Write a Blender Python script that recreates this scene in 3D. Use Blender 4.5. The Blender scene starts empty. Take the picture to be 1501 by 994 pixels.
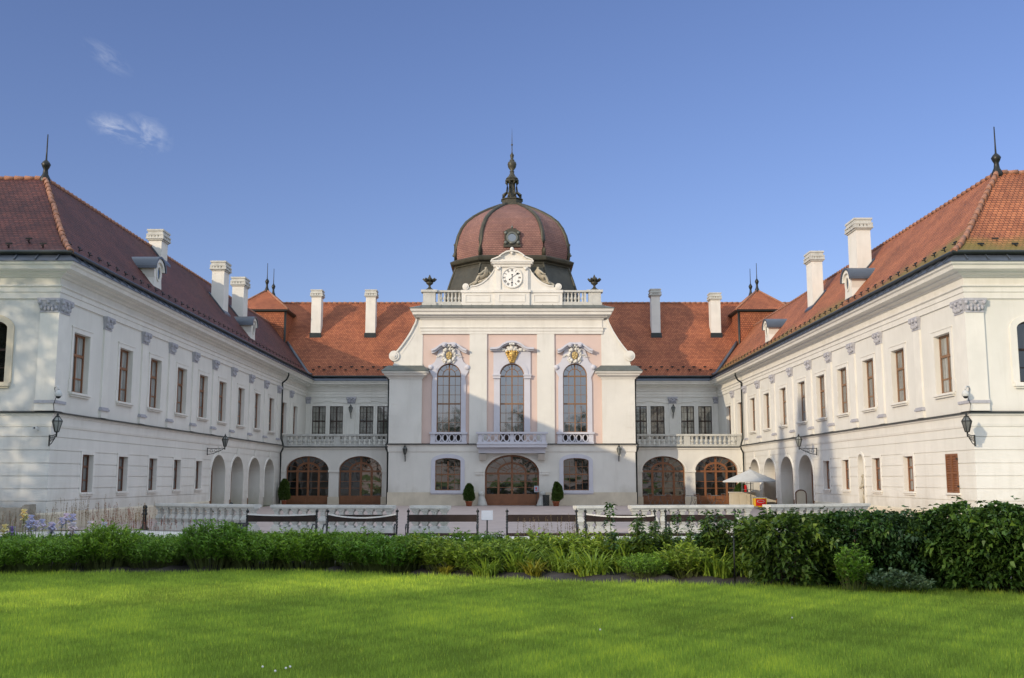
import bpy, bmesh, math, random
import numpy as np
from mathutils import Vector, Matrix
from math import sin, cos, pi, radians, sqrt, atan2

random.seed(7)
RNG = np.random.default_rng(11)
SC = bpy.context.scene
COL = SC.collection

# ------------------------------------------------------------------ materials
def new_mat(name):
    m = bpy.data.materials.new(name)
    m.use_nodes = True
    nt = m.node_tree
    b = nt.nodes['Principled BSDF']
    return m, nt, b

def ramp(nt, fac, stops):
    r = nt.nodes.new('ShaderNodeValToRGB')
    el = r.color_ramp.elements
    while len(el) < len(stops):
        el.new(0.5)
    for e, (p, c) in zip(el, stops):
        e.position = p
        e.color = (c[0], c[1], c[2], 1)
    nt.links.new(fac, r.inputs[0])
    return r.outputs[0]

def noise(nt, vec, scale, detail=4, rough=0.55):
    n = nt.nodes.new('ShaderNodeTexNoise')
    n.inputs['Scale'].default_value = scale
    n.inputs['Detail'].default_value = detail
    n.inputs['Roughness'].default_value = rough
    if vec is not None:
        nt.links.new(vec, n.inputs['Vector'])
    return n.outputs['Fac']

def mapping(nt, scale, src='Object'):
    t = nt.nodes.new('ShaderNodeTexCoord')
    mp = nt.nodes.new('ShaderNodeMapping')
    mp.inputs['Scale'].default_value = scale
    nt.links.new(t.outputs[src], mp.inputs[0])
    return mp.outputs[0]

def mix(nt, fac, a, b, mode='MIX'):
    m = nt.nodes.new('ShaderNodeMix')
    m.data_type = 'RGBA'
    m.blend_type = mode
    for s, v in ((0, fac), (6, a), (7, b)):
        if hasattr(v, 'default_value') or hasattr(v, 'is_linked'):
            nt.links.new(v, m.inputs[s])
        else:
            m.inputs[s].default_value = v if s == 0 else (v[0], v[1], v[2], 1)
    return m.outputs[2]

def mathn(nt, op, a, b=0.0):
    m = nt.nodes.new('ShaderNodeMath')
    m.operation = op
    for i, v in enumerate((a, b)):
        if isinstance(v, (int, float)):
            m.inputs[i].default_value = v
        else:
            nt.links.new(v, m.inputs[i])
    return m.outputs[0]

def bump(nt, b, height, strength, dist=0.01):
    n = nt.nodes.new('ShaderNodeBump')
    n.inputs['Strength'].default_value = strength
    n.inputs['Distance'].default_value = dist
    nt.links.new(height, n.inputs['Height'])
    nt.links.new(n.outputs[0], b.inputs['Normal'])

def sc3(c, k):
    return tuple(min(1, x * k) for x in c)

def surf(name, c, rough=0.8, var=0.12, scale=1.5, bscale=30, bstr=0.15, metal=0.0, streak=0.0, streak_c=None, spec=0.3, damp=None):
    m, nt, b = new_mat(name)
    v = mapping(nt, (1, 1, 1))
    n1 = noise(nt, v, scale, 5)
    col = ramp(nt, n1, [(0.3, sc3(c, 1 - var)), (0.7, sc3(c, 1 + var * 0.6))])
    if streak:
        vs = mapping(nt, (2.2, 2.2, 0.25))
        n2 = noise(nt, vs, 1.2, 6, 0.65)
        f = ramp(nt, n2, [(0.52, (0, 0, 0)), (0.75, (streak,) * 3)])
        col = mix(nt, f, col, streak_c or sc3(c, 0.7))
    if damp:   # rising damp and splash dirt along the foot of the wall
        tc_ = nt.nodes.new('ShaderNodeTexCoord')
        sz_ = nt.nodes.new('ShaderNodeSeparateXYZ')
        nt.links.new(tc_.outputs['Object'], sz_.inputs[0])
        nd = noise(nt, mapping(nt, (1.1, 1.1, .5)), 1.0, 6, .65)
        a_ = mathn(nt, 'SUBTRACT', nd, mathn(nt, 'MULTIPLY', sz_.outputs[2], .30))
        col = mix(nt, ramp(nt, a_, [(.12, (0, 0, 0)), (.55, (.75,) * 3)]), col, damp)
    nt.links.new(col, b.inputs['Base Color'])
    b.inputs['Roughness'].default_value = rough
    b.inputs['Metallic'].default_value = metal
    b.inputs['Specular IOR Level'].default_value = spec
    if bstr:
        bump(nt, b, noise(nt, v, bscale, 3), bstr)
    return m

def tile_mat(name, c1, c2, mortar, tw, th, moss=None, var2=None):
    m, nt, b = new_mat(name)
    t = nt.nodes.new('ShaderNodeTexCoord')
    br = nt.nodes.new('ShaderNodeTexBrick')
    br.offset = 0.5
    br.inputs['Scale'].default_value = 1.0
    br.inputs['Brick Width'].default_value = tw
    br.inputs['Row Height'].default_value = th
    br.inputs['Mortar Size'].default_value = th * 0.09
    br.inputs['Mortar Smooth'].default_value = 0.3
    br.inputs['Bias'].default_value = -0.1
    br.inputs['Color1'].default_value = (*c1, 1)
    br.inputs['Color2'].default_value = (*c2, 1)
    br.inputs['Mortar'].default_value = (*mortar, 1)
    nt.links.new(t.outputs['UV'], br.inputs['Vector'])
    n = noise(nt, t.outputs['UV'], 0.45, 5, 0.6)
    k = ramp(nt, n, [(0.3, (0.66, 0.64, 0.66)), (0.7, (1.2, 1.15, 1.1))])
    col = mix(nt, 1.0, br.outputs['Color'], k, 'MULTIPLY')
    # single dark and pale replaced tiles
    n3 = noise(nt, t.outputs['UV'], 3.1, 2, 0.5)
    f3 = ramp(nt, n3, [(0.66, (0, 0, 0)), (0.72, (0.55,) * 3)])
    col = mix(nt, f3, col, var2 or sc3(c1, 0.55))
    if moss:
        sx = nt.nodes.new('ShaderNodeSeparateXYZ')
        nt.links.new(t.outputs['UV'], sx.inputs[0])
        n2 = noise(nt, t.outputs['UV'], 0.22, 5, 0.65)
        a = mathn(nt, 'ADD', mathn(nt, 'MULTIPLY', sx.outputs[1], -0.17), n2)
        f = ramp(nt, a, [(0.20, (0, 0, 0)), (0.42, (0.85,) * 3)])
        col = mix(nt, f, col, moss)
    nt.links.new(col, b.inputs['Base Color'])
    b.inputs['Roughness'].default_value = 0.72
    b.inputs['Specular IOR Level'].default_value = 0.25
    # course steps: saw tooth along the slope
    sx2 = nt.nodes.new('ShaderNodeSeparateXYZ')
    nt.links.new(t.outputs['UV'], sx2.inputs[0])
    saw = mathn(nt, 'FRACT', mathn(nt, 'DIVIDE', sx2.outputs[1], th))
    h = mathn(nt, 'SUBTRACT', mathn(nt, 'MULTIPLY', saw, -0.8), mathn(nt, 'MULTIPLY', br.outputs['Fac'], 0.7))
    bump(nt, b, h, 0.9, 0.025)
    return m

def glass_mat(name, base, ior=2.0, wav=0.25, scale=1.3, folds=False):
    m, nt, b = new_mat(name)
    v = mapping(nt, (1, 1, 1))
    n = noise(nt, mapping(nt, (5, 5, .35)) if folds else v, 0.8 if not folds else 1.6, 3)
    oi = nt.nodes.new('ShaderNodeObjectInfo')
    k = ramp(nt, oi.outputs['Random'], [(0.0, (.35, .35, .35)), (.35, (.8, .8, .8)), (1.0, (1.25, 1.25, 1.22))])
    nt.links.new(mix(nt, 1.0, ramp(nt, n, [(0.35, sc3(base, 0.6)), (0.65, sc3(base, 1.35))]), k, 'MULTIPLY'), b.inputs['Base Color'])
    b.inputs['Roughness'].default_value = 0.03
    b.inputs['IOR'].default_value = ior
    b.inputs['Specular IOR Level'].default_value = 0.5
    bump(nt, b, noise(nt, v, scale, 1.5), wav, 0.05)
    return m

def leaf_mat(name, c, var=0.35, trans=0.34, rough=0.55):
    m, nt, b = new_mat(name)
    a = nt.nodes.new('ShaderNodeAttribute')
    a.attribute_name = 'tint'
    oi = nt.nodes.new('ShaderNodeObjectInfo')
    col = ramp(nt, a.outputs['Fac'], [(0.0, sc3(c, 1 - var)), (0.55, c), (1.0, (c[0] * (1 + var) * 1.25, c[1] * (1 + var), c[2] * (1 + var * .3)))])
    k = ramp(nt, oi.outputs['Random'], [(0, (0.82, 0.88, 0.9)), (1, (1.2, 1.1, 0.95))])
    col = mix(nt, 1.0, col, k, 'MULTIPLY')
    nt.links.new(col, b.inputs['Base Color'])
    b.inputs['Roughness'].default_value = rough
    b.inputs['Specular IOR Level'].default_value = 0.35
    if trans:
        tr = nt.nodes.new('ShaderNodeBsdfTranslucent')
        nt.links.new(col, tr.inputs['Color'])
        ms = nt.nodes.new('ShaderNodeMixShader')
        ms.inputs[0].default_value = trans
        out = nt.nodes['Material Output']
        nt.links.new(b.outputs[0], ms.inputs[1])
        nt.links.new(tr.outputs[0], ms.inputs[2])
        nt.links.new(ms.outputs[0], out.inputs['Surface'])
    return m

M = {}
WHITE = (0.72, 0.71, 0.68)
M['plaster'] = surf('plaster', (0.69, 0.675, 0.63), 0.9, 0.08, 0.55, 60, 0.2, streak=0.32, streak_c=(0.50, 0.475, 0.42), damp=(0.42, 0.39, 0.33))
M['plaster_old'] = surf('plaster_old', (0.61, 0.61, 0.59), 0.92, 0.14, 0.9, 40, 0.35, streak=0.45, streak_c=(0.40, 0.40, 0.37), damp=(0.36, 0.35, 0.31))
M['trim'] = surf('trim', (0.71, 0.692, 0.645), 0.85, 0.07, 1.2, 50, 0.12, streak=0.25, streak_c=(0.46, 0.435, 0.38))
M['pink'] = surf('pink', (0.62, 0.485, 0.435), 0.9, 0.05, 0.9, 50, 0.1, streak=0.08, streak_c=(0.62, 0.47, 0.43))
M['lilac'] = surf('lilac', (0.56, 0.56, 0.62), 0.85, 0.05, 1.5, 40, 0.1, streak=0.1, streak_c=(0.45, 0.45, 0.48))
M['greystone'] = surf('greystone', (0.40, 0.40, 0.44), 0.85, 0.15, 8, 40, 0.4)
M['plinth'] = surf('plinth', (0.60, 0.54, 0.43), 0.9, 0.14, 1.2, 25, 0.3, streak=0.3, streak_c=(0.40, 0.35, 0.27))
M['balstone'] = surf('balstone', (0.52, 0.52, 0.49), 0.9, 0.14, 2.5, 20, 0.35, streak=0.6, streak_c=(0.30, 0.31, 0.29))
M['statue'] = surf('statue', (0.40, 0.36, 0.28), 0.9, 0.25, 6, 25, 0.4, streak=0.3, streak_c=(0.22, 0.2, 0.16))
M['rubble'] = surf('rubble', (0.30, 0.27, 0.22), 0.95, 0.35, 3, 14, 0.8)
M['tile'] = tile_mat('tile', (0.45, 0.16, 0.077), (0.31, 0.102, 0.053), (0.09, 0.035, 0.027), 0.19, 0.17, var2=(0.24, 0.085, 0.055))
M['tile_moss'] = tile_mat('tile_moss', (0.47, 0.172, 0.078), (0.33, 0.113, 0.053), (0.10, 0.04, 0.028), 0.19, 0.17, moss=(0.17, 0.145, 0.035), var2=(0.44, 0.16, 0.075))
M['tile_shaded'] = tile_mat('tile_shaded', (0.135, 0.047, 0.04), (0.08, 0.031, 0.033), (0.035, 0.016, 0.018), 0.19, 0.17, var2=(0.085, 0.04, 0.04))  # left roof's shade put into a darker copy of the tile colour
M['dometile'] = tile_mat('dometile', (0.29, 0.158, 0.13), (0.235, 0.125, 0.11), (0.16, 0.085, 0.08), 0.2, 0.14, var2=(0.25, 0.12, 0.11))
M['hiptile'] = surf('hiptile', (0.33, 0.16, 0.105), 0.8, 0.25, 4, 20, 0.3, streak=0.2, streak_c=(0.55, 0.45, 0.38))
M['domemetal'] = surf('domemetal', (0.072, 0.068, 0.052), 0.5, 0.25, 2.0, 20, 0.15, metal=0.3, streak=0.4, streak_c=(0.05, 0.06, 0.055))
M['sheet'] = surf('sheet', (0.10, 0.115, 0.14), 0.38, 0.2, 1.2, 10, 0.08, metal=0.5, spec=0.5)
M['sheetgreen'] = surf('sheetgreen', (0.15, 0.16, 0.145), 0.5, 0.2, 2, 10, 0.1, metal=0.4)
M['gutter'] = surf('gutter', (0.028, 0.034, 0.034), 0.4, 0.25, 2, 10, 0.05, metal=0.4, spec=0.5)
M['iron'] = surf('iron', (0.016, 0.018, 0.018), 0.42, 0.2, 4, 20, 0.05, metal=0.3, spec=0.5)
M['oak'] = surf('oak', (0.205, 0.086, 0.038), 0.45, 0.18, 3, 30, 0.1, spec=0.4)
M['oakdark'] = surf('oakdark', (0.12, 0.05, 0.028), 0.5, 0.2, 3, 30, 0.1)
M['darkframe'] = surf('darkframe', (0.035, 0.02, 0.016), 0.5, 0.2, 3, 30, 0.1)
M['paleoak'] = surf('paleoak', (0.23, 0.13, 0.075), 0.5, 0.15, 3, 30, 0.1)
M['benchwood'] = surf('benchwood', (0.026, 0.016, 0.014), 0.5, 0.3, 5, 40, 0.1)
M['glass'] = glass_mat('glass', (0.022, 0.026, 0.026), 2.9, 0.10, 0.9)
M['rangeglass'] = glass_mat('rangeglass', (0.19, 0.19, 0.17), 2.1, 0.14, 1.0)
M['glassdark'] = glass_mat('glassdark', (0.012, 0.012, 0.012), 1.9, 0.18, 1.1)
M['curtain'] = glass_mat('curtain', (0.22, 0.225, 0.22), 1.7, 0.1, folds=True)
M['lampglass'] = glass_mat('lampglass', (0.2, 0.21, 0.2), 1.5, 0.05)
M['gold'] = surf('gold', (0.60, 0.40, 0.13), 0.45, 0.35, 12, 30, 0.3, metal=0.6)
M['palegold'] = surf('palegold', (0.55, 0.42, 0.20), 0.5, 0.3, 12, 30, 0.3, metal=0.35)
M['clockwhite'] = surf('clockwhite', (0.80, 0.79, 0.76), 0.6, 0.03, 3, 30, 0.0)
M['black'] = surf('black', (0.012, 0.012, 0.014), 0.5, 0.1, 3, 30, 0.0)
M['canvas'] = surf('canvas', (0.52, 0.53, 0.53), 0.9, 0.06, 3, 60, 0.1)
M['creampaint'] = surf('creampaint', (0.56, 0.52, 0.42), 0.6, 0.06, 3, 30, 0.05)
M['red'] = surf('red', (0.55, 0.02, 0.02), 0.4, 0.08, 3, 30, 0.0)
M['yellow'] = surf('yellow', (0.75, 0.48, 0.03), 0.4, 0.08, 3, 30, 0.0)
M['greymetal'] = surf('greymetal', (0.16, 0.16, 0.16), 0.45, 0.2, 4, 30, 0.05, metal=0.4)
M['terracotta'] = surf('terracotta', (0.36, 0.12, 0.06), 0.8, 0.15, 5, 30, 0.2)
M['tape'] = surf('tape', (0.72, 0.71, 0.69), 0.5, 0.05, 5, 30, 0.0)
M['paper'] = surf('paper', (0.34, 0.38, 0.45), 0.6, 0.04, 5, 30, 0.0)
M['bark'] = surf('bark', (0.10, 0.075, 0.055), 0.95, 0.3, 4, 12, 0.8)
M['stem'] = surf('stem', (0.10, 0.13, 0.04), 0.8, 0.2, 10, 30, 0.2)
M['drystem'] = surf('drystem', (0.30, 0.25, 0.13), 0.9, 0.3, 10, 30, 0.1)
M['soil'] = surf('soil', (0.055, 0.048, 0.045), 0.97, 0.35, 3, 15, 1.0)
M['gravel'] = surf('gravel', (0.68, 0.66, 0.61), 0.95, 0.18, 6, 90, 0.6)
M['paving'] = surf('paving', (0.43, 0.35, 0.32), 0.9, 0.12, 1.2, 40, 0.35)
M['kerbgrey'] = surf('kerbgrey', (0.23, 0.22, 0.22), 0.9, 0.15, 2, 40, 0.3)
M['lawnsoil'] = surf('lawnsoil', (0.18, 0.28, 0.035), 0.95, 0.4, 1.3, 60, 0.8)
M['leaf_bright'] = leaf_mat('leaf_bright', (0.165, 0.32, 0.038))
M['leaf_light'] = leaf_mat('leaf_light', (0.195, 0.31, 0.04))
M['leaf_yellow'] = leaf_mat('leaf_yellow', (0.24, 0.25, 0.028))
M['leaf_dark'] = leaf_mat('leaf_dark', (0.056, 0.125, 0.028), 0.5, 0.18, 0.45)
M['leaf_dark_warm'] = leaf_mat('leaf_dark_warm', (0.075, 0.14, 0.026), 0.5, 0.2, 0.45)
M['leaf_dark_cool'] = leaf_mat('leaf_dark_cool', (0.042, 0.095, 0.034), 0.5, 0.18, 0.4)
M['leaf_sage'] = leaf_mat('leaf_sage', (0.12, 0.19, 0.10), 0.25, 0.2)
M['leaf_tree'] = leaf_mat('leaf_tree', (0.05, 0.10, 0.02), 0.4, 0.3)
M['leaf_box'] = leaf_mat('leaf_box', (0.095, 0.17, 0.038), 0.4, 0.15)
M['grassblade'] = leaf_mat('grassblade', (0.38, 0.55, 0.088), 0.42, 0.55, 0.6)
M['seed'] = leaf_mat('seed', (0.22, 0.15, 0.08), 0.4, 0.2)
M['seedred'] = leaf_mat('seedred', (0.26, 0.09, 0.08), 0.4, 0.2)
M['petal_blue'] = leaf_mat('petal_blue', (0.52, 0.55, 0.80), 0.25, 0.3)
M['petal_white'] = leaf_mat('petal_white', (0.66, 0.67, 0.78), 0.12, 0.3)
M['petal_yellow'] = leaf_mat('petal_yellow', (0.72, 0.68, 0.36), 0.2, 0.3)
M['petal_violet'] = leaf_mat('petal_violet', (0.30, 0.24, 0.52), 0.2, 0.3)

# ------------------------------------------------------------------ objects
def tag(o, label=None, cat=None, group=None, kind=None):
    if label: o['label'] = label
    if cat: o['category'] = cat
    if group: o['group'] = group
    if kind: o['kind'] = kind
    return o

def empty(name, loc=(0, 0, 0), rz=0.0):
    o = bpy.data.objects.new(name, None)
    COL.objects.link(o)
    o.location = loc
    o.rotation_euler = (0, 0, rz)
    o.empty_display_size = 0.3
    return o

def thing(name, label, cat, loc=(0, 0, 0), rz=0.0, group=None):
    return tag(empty(name, loc, rz), label, cat, group)

def root_loc(o):
    v = Vector((0, 0, 0))
    while o is not None:
        v += Vector(o.location)
        o = o.parent
    return v

def link_mesh(name, me, mat, parent=None):
    o = bpy.data.objects.new(name, me)
    COL.objects.link(o)
    if mat is not None:
        me.materials.clear()
        me.materials.append(mat)
    if parent is not None:
        o.parent = parent
    return o

def copy_tree(o, parent=None):
    c = o.copy()
    COL.objects.link(c)
    c.parent = parent
    for ch in [k for k in COL.objects if k.parent == o]:
        copy_tree(ch, c)
    return c

ADDY = lambda Y: Vector((0, Y, 0))

class Fr:
    """a wall frame: u along the wall, v up, n out of it"""
    def __init__(s, o, u, n, mx=1):
        s.o, s.u, s.n, s.mx = Vector(o), Vector(u), Vector(n), mx
    def p(s, u, v, n=0.0):
        w = s.o + s.u * u + s.n * n
        return (w.x * s.mx, w.y, w.z + v)

class MB:
    def __init__(s, fr=None):
        s.v, s.f, s.uv, s.sm = [], [], [], []
        s.fr = fr
    def P(s, u, v, n=0.0):
        return s.fr.p(u, v, n) if s.fr else (u, v, n)
    def face(s, pts, uv=None, smooth=False):
        i = len(s.v)
        s.v += [tuple(p) for p in pts]
        s.f.append(tuple(range(i, i + len(pts))))
        s.uv.append(uv)
        s.sm.append(smooth)
    def quad(s, a, b, c, d, uv=None):
        s.face((a, b, c, d), uv)
    def hexa(s, c):
        for q in ((0, 3, 2, 1), (4, 5, 6, 7), (0, 1, 5, 4), (1, 2, 6, 5), (2, 3, 7, 6), (3, 0, 4, 7)):
            s.face([c[k] for k in q])
    def box(s, u0, u1, v0, v1, n0, n1):
        P = s.P
        s.hexa([P(u0, v0, n0), P(u1, v0, n0), P(u1, v0, n1), P(u0, v0, n1),
                P(u0, v1, n0), P(u1, v1, n0), P(u1, v1, n1), P(u0, v1, n1)])
    def wbox(s, x0, x1, y0, y1, z0, z1):
        s.hexa([(x0, y0, z0), (x1, y0, z0), (x1, y1, z0), (x0, y1, z0), (x0, y0, z1), (x1, y0, z1), (x1, y1, z1), (x0, y1, z1)])
    def bar(s, p, q, w, n0, n1):
        d = Vector((q[0] - p[0], q[1] - p[1]))
        if d.length < 1e-6: return
        d.normalize()
        a = Vector((-d.y, d.x)) * w / 2
        c = [(p[0] - a.x, p[1] - a.y), (q[0] - a.x, q[1] - a.y), (q[0] + a.x, q[1] + a.y), (p[0] + a.x, p[1] + a.y)]
        s.hexa([s.P(*k, n0) for k in c] + [s.P(*k, n1) for k in c])
    def poly_prism(s, pts, n0, n1, caps=(True, True)):
        m = len(pts)
        if caps[1]: s.face([s.P(u, v, n1) for u, v in pts])
        if caps[0]: s.face([s.P(u, v, n0) for u, v in reversed(pts)])
        for i in range(m):
            a, b = pts[i], pts[(i + 1) % m]
            s.quad(s.P(*a, n0), s.P(*b, n0), s.P(*b, n1), s.P(*a, n1))
    def ring(s, outer, inner, n0, n1):
        """band between two open polylines in (u,v)"""
        for i in range(len(outer) - 1):
            o0, o1, i0, i1 = outer[i], outer[i + 1], inner[i], inner[i + 1]
            s.quad(s.P(*i0, n1), s.P(*i1, n1), s.P(*o1, n1), s.P(*o0, n1))
            s.quad(s.P(*o0, n0), s.P(*o1, n0), s.P(*o1, n1), s.P(*o0, n1))
            s.quad(s.P(*i0, n0), s.P(*i1, n0), s.P(*i1, n1), s.P(*i0, n1))
    def tube(s, pts, r, k=8, smooth=True, cap=True):
        pts = [Vector(p) for p in pts]
        rr = r if isinstance(r, (list, tuple)) else [r] * len(pts)
        rings = []
        for i, p in enumerate(pts):
            t = (pts[min(i + 1, len(pts) - 1)] - pts[max(i - 1, 0)])
            t = t.normalized() if t.length > 1e-9 else Vector((0, 0, 1))
            a = t.cross(Vector((0, 0, 1)))
            if a.length < 1e-3: a = t.cross(Vector((0, 1, 0)))
            a.normalize()
            b = t.cross(a)
            rings.append([p + (a * cos(2 * pi * j / k) + b * sin(2 * pi * j / k)) * rr[i] for j in range(k)])
        for i in range(len(rings) - 1):
            for j in range(k):
                s.face((rings[i][j], rings[i][(j + 1) % k], rings[i + 1][(j + 1) % k], rings[i + 1][j]), None, smooth)
        if cap:
            s.face(rings[0]); s.face(list(reversed(rings[-1])))
    def lathe(s, prof, c, k=16, smooth=True, sq=None):
        """prof = [(r, z)], about a vertical axis through c; sq = list of angles for polygonal sections"""
        c = Vector(c)
        ang = sq or [2 * pi * j / k for j in range(k)]
        k = len(ang)
        rings = [[(c.x + r * cos(a), c.y + r * sin(a), c.z + z) for a in ang] for r, z in prof]
        for i in range(len(rings) - 1):
            for j in range(k):
                s.face((rings[i][j], rings[i][(j + 1) % k], rings[i + 1][(j + 1) % k], rings[i + 1][j]), None, smooth)
        s.face(list(reversed(rings[0]))); s.face(rings[-1])
    def ball(s, c, r, k=10, sc=(1, 1, 1)):
        c = Vector(c)
        rows = max(4, k // 2 + 1)
        R = [[(c.x + r * sc[0] * sin(pi * i / rows) * cos(2 * pi * j / k), c.y + r * sc[1] * sin(pi * i / rows) * sin(2 * pi * j / k), c.z + r * sc[2] * cos(pi * i / rows)) for j in range(k)] for i in range(rows + 1)]
        for i in range(rows):
            for j in range(k):
                q = [R[i][j], R[i + 1][j], R[i + 1][(j + 1) % k], R[i][(j + 1) % k]]
                if i == 0: q = q[:3]
                if i == rows - 1: q = [q[0], q[1], q[3]]
                s.face(q, None, True)
    def sweep(s, path, prof, pre=None, post=None, mx=1, z0=0.0, closed=False):
        """prof = [(out, z)] swept along a plan path, out = to the right of travel, mitred corners"""
        P = [Vector(p) for p in path]
        n = len(P)
        def nrm(a, b):
            d = (b - a).normalized()
            return Vector((d.y, -d.x))
        offs = []
        for i in range(n):
            a = P[i - 1] if i > 0 else (P[-1] if closed else (Vector(pre) if pre else None))
            b = P[i + 1] if i < n - 1 else (P[0] if closed else (Vector(post) if post else None))
            if a is None: m = nrm(P[i], b)
            elif b is None: m = nrm(a, P[i])
            else:
                n1, n2 = nrm(a, P[i]), nrm(P[i], b)
                m = (n1 + n2)
                m = m / max(0.2, m.dot(n1))
            offs.append(m)
        cols = [[((P[i].x + offs[i].x * o) * mx, P[i].y + offs[i].y * o, z0 + z) for o, z in prof] for i in range(n)]
        rng = range(n if closed else n - 1)
        for i in rng:
            j = (i + 1) % n
            for k in range(len(prof) - 1):
                s.quad(cols[i][k], cols[j][k], cols[j][k + 1], cols[i][k + 1])
        if not closed:
            s.face(cols[0]); s.face(list(reversed(cols[-1])))
    def build(s, name, mat, parent=None, merge=0.0):
        off = root_loc(parent)
        me = bpy.data.meshes.new(name)
        me.from_pydata([(x - off.x, y - off.y, z - off.z) for x, y, z in s.v], [], s.f)
        if any(u is not None for u in s.uv):
            L = me.uv_layers.new(name='UVMap')
            i = 0
            for f, u in zip(s.f, s.uv):
                for k in range(len(f)):
                    L.data[i].uv = u[k] if u else (0, 0)
                    i += 1
        if any(s.sm):
            for p, q in zip(me.polygons, s.sm): p.use_smooth = q
        bm = bmesh.new(); bm.from_mesh(me)
        bmesh.ops.remove_doubles(bm, verts=bm.verts, dist=0.0004)
        bmesh.ops.recalc_face_normals(bm, faces=bm.faces)
        bm.to_mesh(me); bm.free()
        return link_mesh(name, me, mat, parent)

def arc(uc, vc, ru, rv, a0=pi, a1=0.0, n=16):
    return [(uc + ru * cos(a0 + (a1 - a0) * i / n), vc + rv * sin(a0 + (a1 - a0) * i / n)) for i in range(n + 1)]

def wall(mb, u0, u1, v0, v1, holes=(), grooves=(), gd=0.03, gw=0.035):
    us, vs = {u0, u1}, {v0, v1}
    for h in holes:
        us |= {h['u0'], h['u1']}
        vs |= {h['v0'], h['v1']}
        if h.get('sp') is not None: vs.add(h['sp'])
    gr = []
    for g in grooves:
        gr.append((g - gw / 2, g + gw / 2))
        vs |= {g - gw / 2, g + gw / 2}
    us = sorted(x for x in us if u0 - 1e-6 <= x <= u1 + 1e-6)
    vs = sorted(x for x in vs if v0 - 1e-6 <= x <= v1 + 1e-6)
    P = mb.P
    for i in range(len(us) - 1):
        for j in range(len(vs) - 1):
            a, b, c, d = us[i], us[i + 1], vs[j], vs[j + 1]
            if b - a < 1e-5 or d - c < 1e-5: continue
            um, vm = (a + b) / 2, (c + d) / 2
            if any(h['u0'] < um < h['u1'] and h['v0'] < vm < h['v1'] for h in holes): continue
            g = any(x < vm < y for x, y in gr)
            n = -gd if g else 0.0
            mb.quad(P(a, c, n), P(b, c, n), P(b, d, n), P(a, d, n))
            if g:
                mb.quad(P(a, c, 0), P(b, c, 0), P(b, c, n), P(a, c, n))
                mb.quad(P(a, d, 0), P(b, d, 0), P(b, d, n), P(a, d, n))
    for h in holes:
        dp = h.get('d', 0.2)
        a, b, c, d, sp = h['u0'], h['u1'], h['v0'], h['v1'], h.get('sp')
        if sp is None:
            mb.quad(P(a, d, 0), P(b, d, 0), P(b, d, -dp), P(a, d, -dp))
            top = d
        else:
            top = sp
            pts = arc((a + b) / 2, sp, (b - a) / 2, d - sp, n=20)
            for k in range(len(pts) - 1):
                p, q = pts[k], pts[k + 1]
                mb.quad(P(*p, 0), P(*q, 0), P(q[0], d, 0), P(p[0], d, 0))
                mb.quad(P(*p, 0), P(*q, 0), P(*q, -dp), P(*p, -dp))
        mb.quad(P(a, c, 0), P(a, top, 0), P(a, top, -dp), P(a, c, -dp))
        mb.quad(P(b, c, 0), P(b, top, 0), P(b, top, -dp), P(b, c, -dp))
        if c > v0 + 1e-5:
            mb.quad(P(a, c, 0), P(b, c, 0), P(b, c, -dp), P(a, c, -dp))

def outline(uc, w, v0, v1, sp=None, inset=0.0, n=20):
    a, b = uc - w / 2 + inset, uc + w / 2 - inset
    if sp is None:
        return [(a, v0 + inset), (a, v1 - inset), (b, v1 - inset), (b, v0 + inset)]
    return [(a, v0 + inset)] + arc(uc, sp, w / 2 - inset, v1 - sp - inset, n=n) + [(b, v0 + inset)]

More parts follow.
